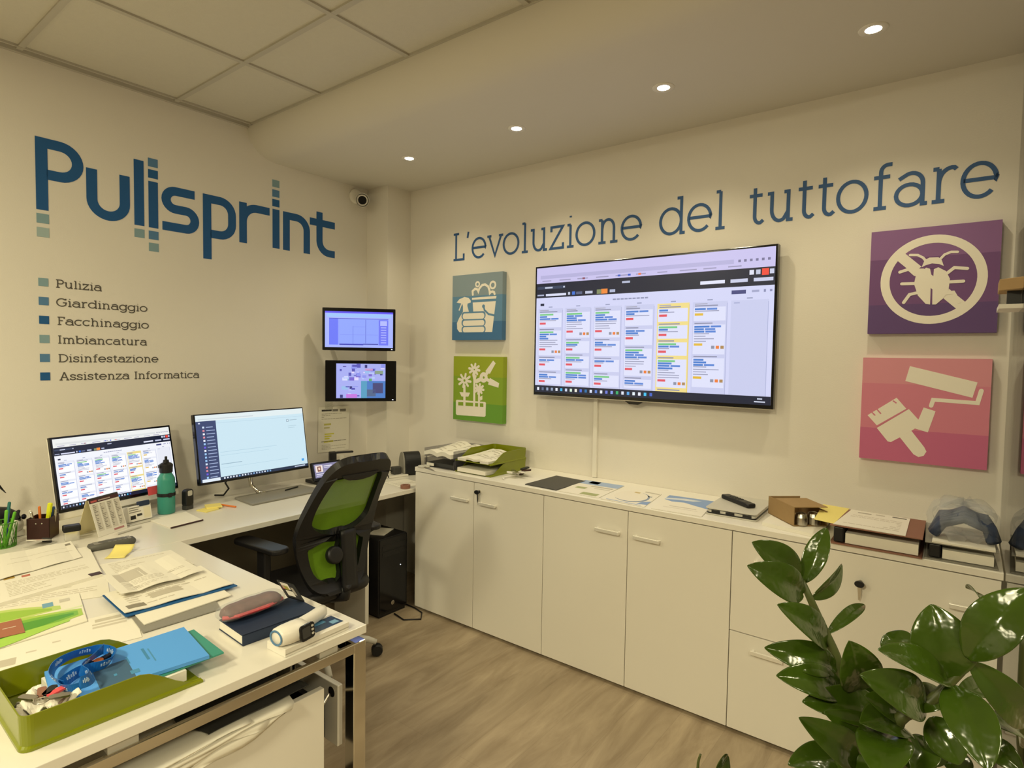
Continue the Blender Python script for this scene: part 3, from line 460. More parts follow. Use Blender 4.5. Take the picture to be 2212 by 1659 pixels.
# sheet of paper taped on the wall under the monitors
rr = random.Random(11)
def text_lines(w0, w1, v0, v1, n, c, r, layer=1, th=.35, gap=0):
    o = []
    for k in range(n):
        v = v0 + (v1 - v0) * k / n; u = w0
        while u < w1 - .03:
            l = min(w1 - u, .03 + r.random() * .09); o.append((layer, u, v, u + l, v + (v1 - v0) / n * th, c)); u += l + .012
            if r.random() < .12: break
    return o
t = thing('wall_notice', 'printed sheet with yellow highlighting taped to the back wall', 'paper', frame((-.612, -.004, .885), (1, 0, 0), (0.03, 0, 1)))
MB().box(0, .245, 0, .305, 0, .0008).build('sheet', M['paper'], t)
b = MB(); I = [(0, 0, 0, 1, 1, '#eeeade'), (1, .1, .06, .42, .10, '#3c3a38'), (1, .44, .06, .62, .11, '#807c74'), (1, .68, .06, .88, .12, '#807c74')] + text_lines(.1, .9, .15, .3, 4, '#b5ae9f', rr) + \
    [(1, .18, .37, .4, .41, '#c9c368'), (1, .18, .45, .36, .48, '#c0ba80'), (1, .2, .59, .5, .62, '#d8d24a'), (1, .2, .64, .42, .67, '#d8d24a'), (1, .2, .69, .36, .72, '#dcd648'), (1, .18, .75, .48, .79, '#d8d24a')] + text_lines(.1, .9, .76, .8, 1, '#7d776a', rr, 2) + text_lines(.12, .9, .84, .96, 4, '#bdb6a7', rr)
art(b, .245, .305, I, None, .0002, .0009); b.build('printed_text', M['print'], t, fix=False)
MB().box(.05, .11, .285, .335, .0012, .0016).build('tape', M['clear'], t)
# ---------------------------------------------------------------- storage cabinets along the right wall
CT = .870; CY = [-.778 - .471 * k for k in range(5)]; CE = -3.52
def handle(y0, y1, z, parent, x=-.46):
    b = MB().box(x - .026, x - .016, y1, y0, z - .007, z + .009)
    for y in (y0 - .006, y1 + .006): b.box(x - .018, x, y - .005, y + .005, z - .006, z + .006)
    return b.build('handle', M['silver'], parent, bevel=.0015)
def key(parent, y, z, x=-.46):
    k = MB().lathe([(0, .006), (.008, .006), (.009, 0)], 14, frame((x, y, z), (0, -1, 0), (0, 0, 1))).build('lock', M['steel'], parent)
    MB().tube([(x - .004, y, z), (x - .028, y, z)], .003, 6).poly(arc(0, 0, .016, .012, 0, 345, 17), .022, .03, frame((x, y, z), (0, -1, 0), (0, 0, 1))).build('key', M['black'], k, bevel=.001)
    MB().poly([(-.007, -.012), (.005, -.012), (.006, -.04), (.002, -.062), (-.003, -.06), (-.004, -.04)], .016, .019, frame((x, y, z), (0, -1, 0), (.0, 0, 1))).build('key_tag', M['steel'], k)
def cabinet(label, y0, y1, doors):
    t = thing('storage_cabinet', label, 'cabinet', (0, 0, 0), 0, 'white office cabinets along the right wall')
    b = MB().box(-.438, -.004, y1 + .001, y0 - .001, .012, .843)
    b.build('carcass', M['white'], t)
    MB().box(-.42, -.03, y1 + .01, y0 - .01, 0, .012).build('base', M['black'], t)
    for (ya, yb, za, zb, hs, kk) in doors:
        d = MB().box(-.46, -.4415, yb + .0017, ya - .0017, za, zb).build('door' if zb - za > .6 else 'drawer', M['white'], t, bevel=.0012)
        for h in hs: handle(*h, d)
        if kk: key(d, *kk)
    return t
cabinet('white two-door cabinet beside the black computer tower under the letter trays', CY[0], CY[2], [(CY[0], CY[1], .016, .841, [(-1.09, -1.215, .735)], None), (CY[1], CY[2], .016, .841, [(-1.298, -1.415, .735)], (-1.292, .797))])
cabinet('white two-door cabinet below the television and the brochures', CY[2], CY[4], [(CY[2], CY[3], .016, .841, [(-2.03, -2.155, .733)], None), (CY[3], CY[4], .016, .841, [(-2.228, -2.353, .733)], None)])
cabinet('white two-drawer filing cabinet behind the green plant', CY[4], CE, [(CY[4], CE, .430, .841, [(-2.755, -2.875, .735), (-3.385, -3.505, .733)], (-3.124, .742)), (CY[4], CE, .016, .426, [(-2.755, -2.875, .367), (-3.385, -3.505, .367)], None)])
o = MB().box(-.463, -.002, CE - .003, CY[0] + .002, .8455, CT).build('cabinet_top', M['white'], None, bevel=.0015); tag(o, 'long white worktop running over the three white cabinets', 'worktop')
# ---------------------------------------------------------------- desks
M['shade'] = mat('under_desk_shade', '#6b6558', .6, var=.03)  # shade under the back desk, put into the panel colour
DZ = .735; DT = .025
t = thing('office_desk', 'white office desk against the back wall carrying the wide grey monitor base', 'desk', (0, 0, 0))
MB().poly([(-3.5, -.765), (-.02, -.765), (-.02, -.224), (-.216, -.224), (-.216, -.004), (-3.5, -.004)], DZ - DT, DZ).build('desktop', M['desk'], t, bevel=.0015)
MB().box(-.80, -.775, -.735, -.45, 0, DZ - DT).build('leg_panel', M['white'], t)
MB().box(-.07, -.045, -.735, -.25, 0, DZ - DT).build('leg_panel', M['white'], t)
MB().box(-3.45, -3.42, -.735, -.10, 0, DZ - DT).build('leg_panel', M['white'], t)
MB().box(-3.42, -.80, -.13, -.112, .12, DZ - DT).build('shade_panel', M['shade'], t)  # added dark panel, stands in for the shaded wall below the desktop
t = thing('office_desk', 'white office desk in the foreground with a chrome frame, covered in papers', 'desk', (0, 0, 0))
MB().box(-3.3, -1.808, -2.005, -.768, DZ - DT, DZ).build('desktop', M['desk'], t, bevel=.0015)
fz = .686
b = MB().box(-3.28, -1.803 - .04, -1.997, -1.984, fz - .03, fz); b.build('frame_rail', M['chrome'], t, bevel=.003)
for x in (-2.95, -2.45, -1.93): MB().box(x - .03, x + .03, -1.99, -1.965, fz, DZ - DT).build('spacer', M['lgrey'], t)
for x in (-1.847, -3.28): MB().box(x, x + .044, -1.997, -1.953, 0, fz).build('leg', M['chrome'], t, bevel=.003)
MB().box(-1.843, -1.807, -1.953, -.80, fz - .04, fz).build('frame_rail', M['chrome'], t, bevel=.003)
for x in (-1.843, -3.28): MB().box(x, x + .036, -.84, -.80, 0, fz - (.04 if x > -2 else 0)).build('leg', M['chrome'], t, bevel=.003)
MB().box(-3.25, -1.85, -1.93, -1.88, fz - .02, DZ - DT).build('underframe', M['black'], t)
# drawer pedestal under the near desk, its drawer pulled open
t = thing('drawer_pedestal', 'white drawer pedestal under the foreground desk with an open overfull drawer', 'drawer unit', (0, 0, 0))
MB().box(-1.872, -1.853, -1.70, -1.0, .06, .60).build('side_panel', M['wplastic'], t, bevel=.002)
MB().box(-2.75, -2.731, -1.70, -1.0, .06, .60).build('side_panel', M['wplastic'], t)
MB().box(-2.731, -1.872, -1.70, -1.0, .58, .60).build('top_panel', M['wplastic'], t)
MB().box(-2.731, -1.872, -1.02, -1.0, .06, .58).build('back_panel', M['dgrey'], t)
MB().box(-2.731, -1.872, -1.69, -1.02, .06, .08).build('bottom_panel', M['dgrey'], t)
MB().box(-1.852, -1.834, -1.925, -1.30, .345, .535).box(-1.866, -1.834, -1.70, -1.30, .345, .535).build('slide_plate', M['wplastic'], t, bevel=.002)
d = MB().box(-2.74, -1.925, -1.962, -1.942, .25, .575).build('drawer', M['wplastic'], t, bevel=.002)
MB().box(-2.70, -2.688, -1.942, -1.30, .28, .50).box(-1.955, -1.943, -1.942, -1.30, .28, .50).box(-2.688, -1.955, -1.942, -1.30, .28, .29).build('drawer_box', M['black'], d)
MB().box(-2.74, -1.925, -1.712, -1.702, .085, .235).build('drawer', M['wplastic'], t, bevel=.002)
MB().tube([(-1.943, -1.93, .50), (-1.90, -1.92, .50), (-1.865, -1.90, .505)], .005, 8).build('drawer_runner', M['steel'], t)
MB().lathe([(0, 0), (.016, 0), (.016, .012), (0, .012)], 16, frame((-1.853, -1.895, .507), (0, 1, 0), (0, 0, 1))).build('runner_wheel', M['steel'], t)
MB().box(-1.885, -1.866, -1.88, -1.70, .365, .475).build('lock_bar', M['black'], t)
rr2 = random.Random(21)
for k in range(5):
    x1 = (-2.06, -2.10, -2.03, -2.16, -1.99)[k]; x0 = x1 - (.60, .55, .62, .5, .28)[k]; ph = rr2.random() * 6; zt = .578 + .007 * k; hg = (.06, .05, .035, .02, .0)[k]
    def f(u, v, x0=x0, x1=x1, ph=ph, zt=zt, k=k, hg=hg):
        x = x0 + (x1 - x0) * u + .015 * math.sin(7 * v + ph); wv = .0022 * math.sin(9 * u + ph + 4 * v); s = v * (.22 + hg)
        if s < .20: return (x, -1.745 - s - .01 * math.sin(5 * u + ph) * (s > .15), zt + wv)
        q = min(1, (s - .20) / max(.02, hg)); q2 = q * hg * (1.1 - .8 * u + .25 * math.sin(13 * u + ph) * math.sin(5 * u))
        return (x, -1.945 - .012 * math.sin(min(1, q * 2) * PI / 2) - .0012 * k - .021 * (hg > 0) - abs(wv) * .5, zt - q2 * (hg > 0) + wv * .4)
    o = MB().grid(f, 18, 16).build('loose_sheet', M['dgrey'] if k == 4 else M['paper'], None, smooth=True, solid=.0012, fix=False)
    tag(o, ['crumpled sheet lying lowest over the open drawer edge', 'crumpled sheet lying second from the bottom over the open drawer', 'crumpled sheet in the middle of the open drawer', 'narrow crumpled sheet near the top of the open drawer', 'dark grey folder lying topmost in the open drawer'][k], 'folder' if k == 4 else 'paper', 'crumpled sheets over the open drawer')
# computer tower
t = thing('computer_tower', 'black computer tower standing on the floor beside the first cabinet', 'computer', (0, 0, 0))
MB().box(-.705, -.485, -.735, -.30, .012, .47).build('case', M['black'], t, bevel=.006)
MB().box(-.70, -.49, -.742, -.735, .03, .465).build('front_panel', M['blackg'], t, bevel=.002)
MB().box(-.695, -.495, -.73, -.31, 0, .012).build('feet', M['black'], t)
MB().box(-.545, -.541, -.745, -.742, .283, .287).build('power_light', M['led'], t)
MB().lathe([(0, .001), (.011, .001), (.013, 0)], 16, frame((-.60, -.742, .07), (1, 0, 0), (0, 0, 1))).build('badge', M['steel'], t)
for z in (.36, .40): MB().box(-.68, -.51, -.7435, -.742, z, z + .028).build('drive_bay', M['black'], t)
o = MB().box(-.07, .07, -.05, .05, 0, .004, Matrix.Translation((-.59, -.62, .4705)) @ Matrix.Rotation(R(25), 4, 'Z')).build('leaflet', M['paper'], None); tag(o, 'small pale leaflet lying on top of the computer tower', 'leaflet')
o = MB().tube([(-.60, -.755, .006), (-.62, -.86, .005), (-.55, -.93, .005), (-.485, -.87, .005), (-.468, -.79, .006), (-.46, -.60, .006)], .004, 6).build('power_cable', M['black'], None, smooth=True); tag(o, 'thin black cable looping on the floor in front of the computer tower', 'cable')
# ---------------------------------------------------------------- desk monitors
def rot_rect(c, yaw, tilt, w, h):
    a = R(yaw); tl = R(tilt); u = Vector((math.cos(a), math.sin(a), 0)); n = Vector((math.sin(a), -math.cos(a), 0)); up = Vector((0, 0, 1)) * math.cos(tl) - n * math.sin(tl)
    return frame(Vector(c) - u * w / 2 - up * h / 2, u, up)
MW, MH = .658, .370; F1 = rot_rect((-1.181, -.25, 1.036), 2.6, 9.6, MW, MH)
t = thing('desktop_monitor', 'slim black monitor showing a pale blue mail page, on a wide grey stand', 'monitor', F1)
inv = F1.inverted()
MB().box(0, MW, 0, MH, -.03, -.0005).build('housing', M['blackg'], t, bevel=.004)
I = [(0, 0, 0, 1, 1, '#cbe6f2'), (1, 0, 0, 1, .09, '#e2eef0'), (2, .02, .055, .5, .07, '#cfdadf'), (1, 0, .09, .165, 1, '#37456e'), (2, .165, .13, 1, .135, '#b4d2e2'), (2, .02, .11, .035, .13, '#d0d8ee')]
rz_ = random.Random(2)
for k in range(16): I += [(2, .05, .17 + .05 * k, .066, .197 + .05 * k, rz_.choice(('#d6e6fa', '#e8eefc', '#e08a9a', '#6a5ae0', '#9cc8f4', '#f0f4ff'))), (2, .08, .178 + .05 * k, .135 + rz_.random() * .02, .19 + .05 * k, '#9fb0d4')]
I += [(2, .82, .17, .845, .21, '#8fa4b4'), (3, .825, .178, .84, .202, '#d8ecf4'), (2, .855, .18, .93, .19, '#9fb8c6'), (2, .83, .28, .92, .286, '#a9c6d4'), (2, .83, .31, .9, .316, '#a9c6d4'), (2, .18, .58, .7, .585, '#a8cadc'), (2, .18, .63, .62, .635, '#b2d2e2'), (2, .18, .76, .36, .77, '#94b2c4'), (2, .18, .82, .8, .825, '#b2d2e2'),
      (2, .94, .86, .965, .9, '#3f9fe8'), (3, 0, .955, 1, 1, '#1d2f4c'), (4, .012, .955, .16, 1, '#e4eef8')] + [(4, .19 + .026 * k, .965, .203 + .026 * k, .988, rz_.choice(('#e4ecf8', '#7fb0e0', '#b8c8e0'))) for k in range(17)] + [(4, .86, .968, .97, .985, '#c8d4e6')]
b = MB(); art(b, MW - .014, MH - .02, I, Matrix.Translation((.007, .013, 0)), .00012); b.build('screen', M['screen2'], t, fix=False)
MB().poly([(-.225, -.105), (.225, -.105), (.215, .105), (-.205, .105)], 0, .011, inv @ Matrix.Translation((-1.085, -.325, DZ + .001)) @ Matrix.Rotation(R(2), 4, 'Z')).build('base', M['steelb'] if 'steelb' in M else M['grey'], t, bevel=.004)
p = [(-1.18, -.20, .92), (-1.18, -.175, .86), (-1.18, -.20, .79), (-1.16, -.235, .752), (-1.12, -.25, .7475)]
MB().tube([inv @ Vector(q) for q in p], [.014, .014, .012, .01, .008], 8).build('stand_arm', M['chrome'], t, smooth=True)
MB().tube([inv @ Vector(q) for q in [(-1.30, -.22, .88), (-1.31, -.16, .82), (-1.28, -.14, .78), (-1.30, -.12, .742), (-1.33, -.08, .741)]], .005, 6).build('cable', M['black'], t, smooth=True)
LW, LH = .572, .335; F2 = rot_rect((-1.826, -.165, 0.990), 14, 11, LW, LH); inv = F2.inverted()
t = thing('desktop_monitor', 'monitor with white chin showing a calendar board, behind the turquoise bottle', 'monitor', F2)
MB().box(0, LW, 0, LH, -.02, -.0005).build('bezel', M['blackg'], t, bevel=.002)
MB().box(.004, LW - .004, -.03, LH - .004, -.035, -.021).box(-.001, LW + .001, -.032, -.0015, -.021, -.004).build('housing', M['wplastic'], t, bevel=.003)
b = MB(); art(b, LW - .018, LH - .022, kanban(9, 1), Matrix.Translation((.009, .013, 0)), .00012); b.build('screen', M['screen2'], t, fix=False)
MB().box(LW * .5 - .04, LW * .5 + .04, -.076, .12, -.065, -.036).build('stand_neck', M['lgrey'], t, bevel=.004)
MB().lathe([(0, .012), (.1, .010), (.115, 0), (0, 0)], 32, inv @ Matrix.Translation((-1.81, -.125, DZ + .001))).build('base', M['lgrey'], t, smooth=False)
# ---------------------------------------------------------------- office chair
t = thing('office_chair', 'black swivel office chair with lime green mesh back at the back desk', 'chair', (-1.225, -.86, 0), R(-2))
tl = R(17)
def bk(u, v, d=0): 
    s = v * (1 - .0 * v); return (u, -.24 - s * math.sin(tl) + .55 * u * u + .115 * math.sin(min(1, max(0, v) / .69) ** .85 * PI) + d, .425 + s * math.cos(tl))
def cat(P, n=6):      # closed smooth loop
    o = []; k = len(P)
    for i in range(k):
        a, b_, c, d = [Vector(P[(i + j - 1) % k]) for j in range(4)]
        for q in range(n):
            s = q / n; o.append(tuple(.5 * ((2 * b_) + (c - a) * s + (2 * a - 5 * b_ + 4 * c - d) * s * s + (3 * b_ - a - 3 * c + d) * s ** 3)))
    return o
half = [(.0, -.005), (.08, .0), (.135, .035), (.172, .12), (.20, .24), (.208, .33), (.192, .46), (.178, .57), (.16, .64), (.11, .685), (0, .69)]
outer = cat(half + [(-x, y) for x, y in half[-2:0:-1]])
h1 = [(0, .30), (.09, .315), (.145, .36), (.152, .43), (.14, .53), (.118, .605), (.05, .59), (0, .585)]
hole1 = cat(h1 + [(-x, y) for x, y in h1[-2:0:-1]])
hole2 = cat([(.088, .085), (.12, .11), (.148, .215), (.135, .235), (.088, .25)], 4); hole3 = cat([(-.002, .065), (-.108, .085), (-.146, .215), (-.13, .238), (-.004, .262), (-.002, .2)], 4)
from mathutils.geometry import tessellate_polygon
loops = [outer, hole1, hole2, hole3]; tri = tessellate_polygon([[Vector((x, y, 0)) for x, y in l] for l in loops]); flat = [p for l in loops for p in l]
b = MB(); b.add([bk(*p) for p in flat], [tuple(x) for x in tri]); b.build('backrest_frame', M['black'], t, solid=.034, fix=True, bevel=.006)
def hw(v):
    for (x0, v0), (x1, v1) in zip(half, half[1:]):
        if v0 <= v <= v1: return x0 + (x1 - x0) * (v - v0) / (v1 - v0)
    return .1
MB().grid(lambda u, v: bk((2 * u - 1) * (hw(.04 + v * .61) - .02), .04 + v * .61, .012), 14, 20).build('backrest_mesh', M['meshg'], t, smooth=True, fix=False)
MB().grid(lambda u, v: bk(.002 + .082 * u, .30 - .30 * v, -.02 - .025 * math.sin(v * PI)), 4, 12).build('spine_strip', M['black'], t, smooth=True, solid=.02, fix=False)
MB().tube([bk(.03, .03, -.02), (.02, -.24, .40), (.01, -.16, .375), (0, -.06, .365)], [.026, .03, .028, .026], 10).build('back_spine', M['black'], t, smooth=True)
MB().lathe([(0, .0), (.034, 0), (.042, .008), (.042, .03), (.034, .038), (0, .038)], 24, frame(bk(-.035, .185, -.025), (1, 0, 0), (0, .29, .95))).build('tension_knob', M['black'], t, smooth=True, bevel=.003)
MB().poly(rrect(-.215, .215, -.23, .23, .09), .385, .44).build('seat', M['black'], t, bevel=.025, seg=4, smooth=True)
MB().box(-.12, .12, -.13, .13, .33, .385).build('tilt_mechanism', M['black'], t, bevel=.01)
MB().lathe([(.028, .10), (.028, .22), (.018, .22), (.018, .36)], 18).build('gas_column', M['black'], t, smooth=False)
for s in (-1, 1):
    pad = MB().poly(rrect(-.045, .045, -.165, .165, .035), .648, .672, Matrix.Translation((s * .272, -.01, 0)) @ Matrix.Rotation(R(7 if s < 0 else -7), 4, 'Z')).build('armrest', M['black'], t, bevel=.008, seg=3)
    MB().box(-.018, .018, -.035, .035, .37, .65, Matrix.Translation((s * .268, -.03, 0))).build('arm_post', M['black'], pad, bevel=.008)
    MB().box(min(s * .10, s * .30), max(s * .10, s * .28), -.06, .0, .355, .383).build('arm_bracket', M['black'], pad, bevel=.004)
for k in range(5):
    a = R(-36 + 72 * k); dx, dy = math.cos(a), math.sin(a)
    l = MB().tube([(.02 * dx, .02 * dy, .135), (.15 * dx, .15 * dy, .115), (.27 * dx, .27 * dy, .088), (.31 * dx, .31 * dy, .07)], [.026, .022, .017, .014], 8).build('base_leg', M['lgrey'], t, smooth=True)
    px, py = -dy, dx
    MB().lathe([(0, -.022), (.026, -.022), (.029, -.014), (.029, -.004), (.022, -.002), (.022, .002), (.029, .004), (.029, .014), (.026, .022), (0, .022)], 18, frame((.315 * dx, .315 * dy, .0295), (dx, dy, 0), (0, 0, 1))).build('caster', M['black'], l, smooth=False)
MB().lathe([(0, .09), (.045, .09), (.045, .16), (.03, .17), (0, .17)], 20).build('base_hub', M['lgrey'], t)
# ---------------------------------------------------------------- things on the desks
def flat(name, label, cat, pts, z, th, m, group=None, items=None, pm=None, curl=0):
    """a sheet, card or booklet lying on a surface; pts = its four corners, near-left, near-right, far-right, far-left"""
    P = [Vector((p[0], p[1], 0)) for p in pts]; c = sum(P, Vector()) / 4
    def at(u, v): return P[0] * (1 - u) * (1 - v) + P[1] * u * (1 - v) + P[2] * u * v + P[3] * (1 - u) * v - c
    ph = (pts[0][0] * 7.3) % 3
    def zz(u, v): return curl * (abs(math.sin(2.1 * u * PI + ph)) * .35 + .65 * max(0, u * v - .35) + .25 * v * v)
    n = 10 if curl else 1; t = None
    if items: t = thing(name, label, cat, (c.x, c.y, z), 0, group)
    b = MB()
    top = [(at(i / n, j / n).x, at(i / n, j / n).y, th + zz(i / n, j / n)) for j in range(n + 1) for i in range(n + 1)]
    bot = [(x, y, max(0, q - th) if curl else 0) for x, y, q in top]; N = (n + 1) ** 2
    fs = []
    for j in range(n):
        for i in range(n):
            a = j * (n + 1) + i; fs += [(a, a + 1, a + n + 2, a + n + 1), (N + a + n + 1, N + a + n + 2, N + a + 1, N + a)]
    rim = [i for i in range(n)] + [n + (n + 1) * j for j in range(n)] + [N - 1 - i for i in range(n)] + [n * (n + 1) - (n + 1) * j for j in range(n)]
    for k in range(len(rim)): a, d = rim[k], rim[(k + 1) % len(rim)]; fs.append((N + a, N + d, d, a))
    b.add(top + bot, fs)
    o = b.build('sheet' if items else name, m, t, smooth=False)
    if not items: o.location = (c.x, c.y, z); return tag(o, label, cat, group)
    b = MB()
    if not any(i[1:5] == (0, 0, 1, 1) for i in items): items = [(0, 0, 0, 1, 1, '#eeeade' if m is M['paper'] else '#57a3f4' if m is M['blue'] else '#a86a50')] + list(items)
    for l, u0, v0, u1, v1, col in items:
        if isinstance(u0, list):
            q = [at(u, 1 - v) for u, v in u0]; zz_ = th + .0003 + .0002 * l; b.poly([(p.x, p.y) for p in q], zz_ - .00005, zz_, None, col); continue
        k = max(1, int(round((u1 - u0) * n))) if curl else 1; kv = max(1, int(round((v1 - v0) * n))) if curl else 1
        for i in range(k):
            for j in range(kv):
                q = []
                for uu, vv in ((i, j), (i + 1, j), (i + 1, j + 1), (i, j + 1)):
                    u = u0 + (u1 - u0) * uu / k; v = 1 - (v1 + (v0 - v1) * vv / kv); p = at(u, v); q.append((p.x, p.y, th + zz(u, v) + .0003 + .0002 * l))
                b.quad(q, None, col)
    b.build('printing', pm or M['print'], t, fix=False)
    return t
def lines(n=8, seed=1, c='#a39c8e', v0=.1, v1=.9): return text_lines(.1, .9, v0, v1, n, c, random.Random(seed))
def tray(name_parent_label, Mx, group, labels=False, H=.074):
    t = thing('letter_tray', name_parent_label, 'letter tray', Mx, 0, group)
    Lx, Wy, th = .345, .252, .003; tiers = (0,)
    for zt in tiers:
        b = MB()
        # profile of the side wall along x: full height, then an S-curve down to the open front
        def hh(x): 
            s = min(1, max(0, (x - .60 * Lx) / (.36 * Lx))); return .010 + (H - .010) * (1 - s * s * (3 - 2 * s))
        path = []       # around: front-left -> back-left -> back-right -> front-right
        r = .02
        for i in range(18): path.append((Lx - (Lx - r) * i / 17, -Wy / 2))
        path += [(r - r * math.sin(a), -Wy / 2 + r - r * math.cos(a)) for a in [R(15 * k) for k in range(1, 7)]]
        path += [(0, -Wy / 2 + r + (Wy - 2 * r) * k / 8) for k in range(1, 8)]
        path += [(r - r * math.cos(a), Wy / 2 - r + r * math.sin(a)) for a in [R(15 * k) for k in range(0, 7)]]
        for i in range(1, 18): path.append((r + (Lx - r) * i / 17, Wy / 2))
        n = len(path); vs = []
        for x, y in path:
            k = 1.06; cx, cy = Lx / 2, 0; h = hh(x)
            fl = (cx + (x - cx) * (1 + .012 * h / H), y * (1 + .02 * h / H))
            vs += [(cx + (x - cx) * 1.02, y * 1.035, zt), (cx + (x - cx) * 1.02, y * 1.035, zt + .005), (x, y, zt + .009), (fl[0], fl[1], zt + max(h, .010))]
        fs = [(4 * i + e, 4 * i + 4 + e, 4 * i + 5 + e, 4 * i + 1 + e) for i in range(n - 1) for e in range(3)]
        b.add(vs, fs)
        b.build('tray_wall', M['olive'], t, smooth=False, solid=th, off=0)
        MB().poly([(p[0], p[1]) for p in path], zt + .002, zt + .006).build('tray_floor', M['olive'], t)
        if labels: 
            for y in (-.085, .085): MB().box(Lx - .006, Lx + .004, y - .03, y + .03, zt + .006, zt + .022).build('label_clip', M['wplastic'], t, bevel=.001)
    return t
tray('large olive green letter tray at the near edge of the front desk holding blue papers', Matrix.Translation((-2.608, -1.812, DZ + .0005)) @ Matrix.Rotation(R(-1), 4, 'Z'), 'olive green letter trays')
tray('lower of two stacked olive green letter trays on the cabinet top', Matrix.Translation((-.06, -1.19, CT + .0005)) @ Matrix.Rotation(R(180), 4, 'Z'), 'olive green letter trays', False, .063)
tray('upper of two stacked olive green letter trays on the cabinet top', Matrix.Translation((-.06, -1.19, CT + .0645)) @ Matrix.Rotation(R(180), 4, 'Z'), 'olive green letter trays', True, .063)
# contents of the near tray
z0 = DZ + .008
flat('paper_bundle', 'thick bundle of white papers at the bottom of the near olive tray', 'papers', [(-2.52, -1.925), (-2.29, -1.925), (-2.29, -1.70), (-2.52, -1.70)], z0, .026, M['paper'])
o = flat('folder', 'translucent teal folder sticking out of the front of the near olive tray', 'folder', [(-2.46, -1.915), (-2.195, -1.918), (-2.185, -1.73), (-2.45, -1.73)], z0 + .027, .004, M['teal'])
t = flat('card_folder', 'light blue card folder lying on top in the near olive tray', 'folder', [(-2.545, -1.885), (-2.235, -1.925), (-2.205, -1.715), (-2.515, -1.705)], z0 + .0325, .008, M['blue'], None,
     [(1, .27, .40, .50, 1.0, '#3f6384'), (2, .62, .25, .64, .6, '#3f86b8'), (2, .50, .35, .51, .55, '#3f86b8'), (2, .66, .3, .67, .7, '#4a90c0'), (2, .48, .75, .54, .85, '#4a8fbe'), (2, .38, .7, .4, .76, '#4a8fbe')])
for k, (x, y, a) in enumerate(((-2.545, -1.80, 12), (-2.562, -1.835, -16), (-2.548, -1.868, 20))):
    t = thing('receipt', ['crumpled receipt at the back of the near olive tray, under the others', 'crumpled receipt in the middle of the near olive tray corner', 'crumpled receipt nearest the front wall of the near olive tray'][k], 'receipt', (x, y, z0 + .004 + .014 * k), R(a), 'receipts in the near tray')
    fz_ = lambda u, v, k=k: (-.034 + .068 * u, -.05 + .10 * v, .012 * math.sin(5 * u + 4 * v + k) + .008 * math.sin(11 * v - 6 * u) + .014)
    MB().grid(fz_, 10, 12).build('sheet', M['paper'], t, solid=.0008, fix=False)
    b = MB().grid(lambda u, v: (fz_(u, v)[0], fz_(u, v)[1], fz_(u, v)[2] + .0012), 10, 12, None, '#eeeade')
    for q in range(9):
        u, v = rr.random() * .7, .05 + .1 * q; a_ = rr.random() * .25 + .05; c_ = rr.choice(('#5a5550', '#8a8479', '#a08a80', '#c0705c', '#2e2a28'))
        P = [fz_(u, v), fz_(u + a_, v), fz_(u + a_, v + .05), fz_(u, v + .05)]; b.quad([(p[0], p[1], p[2] + .0018) for p in P], None, c_)
    b.build('printing', M['print'], t, fix=False)
t = thing('key_ring', 'small bunch of keys with reddish tags in the corner of the near olive tray', 'keys', (-2.565, -1.885, z0 + .062))
MB().tube(arc(0, 0, .014, .014, 0, 345, 23), .0015, 6, closed=True).build('ring', M['steel'], t)
for a, c in ((20, 'red'), (-30, 'steel'), (75, 'brown'), (50, 'black'), (120, 'steel')): MB().poly(rrect(.012, .052, -.008, .008, .006), .001, .005, Matrix.Rotation(R(a), 4, 'Z')).build('key', M[c], t)
# lanyard: a printed ribbon looped over the folder
CPL = [(-2.512, -1.845), (-2.522, -1.79), (-2.50, -1.735), (-2.455, -1.705), (-2.408, -1.712), (-2.392, -1.765), (-2.42, -1.805), (-2.475, -1.80), (-2.518, -1.84), (-2.515, -1.885), (-2.485, -1.892), (-2.468, -1.86), (-2.475, -1.815), (-2.44, -1.775), (-2.405, -1.745)]
b = MB(); P = []
for i in range(len(CPL) - 1):
    a_, p_, q_, r__ = [Vector(CPL[min(len(CPL) - 1, max(0, i + k))]) for k in (-1, 0, 1, 2)]
    for k in range(10):
        s_ = k / 10; v_ = .5 * ((2 * p_) + (q_ - a_) * s_ + (2 * a_ - 5 * p_ + 4 * q_ - r__) * s_ * s_ + (3 * p_ - a_ - 3 * q_ + r__) * s_ ** 3); n_ = i * 10 + k
        P.append((v_.x + 2.455, v_.y + 1.795, .0115 + .006 * max(0, math.sin(n_ * .085)) + (.012 if 95 < n_ else 0)))
nP = len(P)
vs = []; fs = []
for i, p in enumerate(P):
    tw = .5 * math.sin(i * .13 + .6); dz = .013 * math.cos(tw); q = P[min(nP - 1, i + 1)]; q0 = P[max(0, i - 1)]; d = Vector((q[0] - q0[0], q[1] - q0[1])).normalized(); nx, ny = -d.y * .013 * math.sin(tw), d.x * .013 * math.sin(tw)
    zc = max(.0138, p[2] + .003); vs += [(p[0] + nx, p[1] + ny, zc + dz), (p[0] - nx, p[1] - ny, zc - dz)]
    if i: fs.append((2 * i - 2, 2 * i - 1, 2 * i + 1, 2 * i))
t = thing('lanyard', 'bright blue printed lanyard coiled on the light blue folder', 'lanyard', (-2.455, -1.795, z0 + .0412), 0)
b.add(vs, fs, None, '#1565b8')
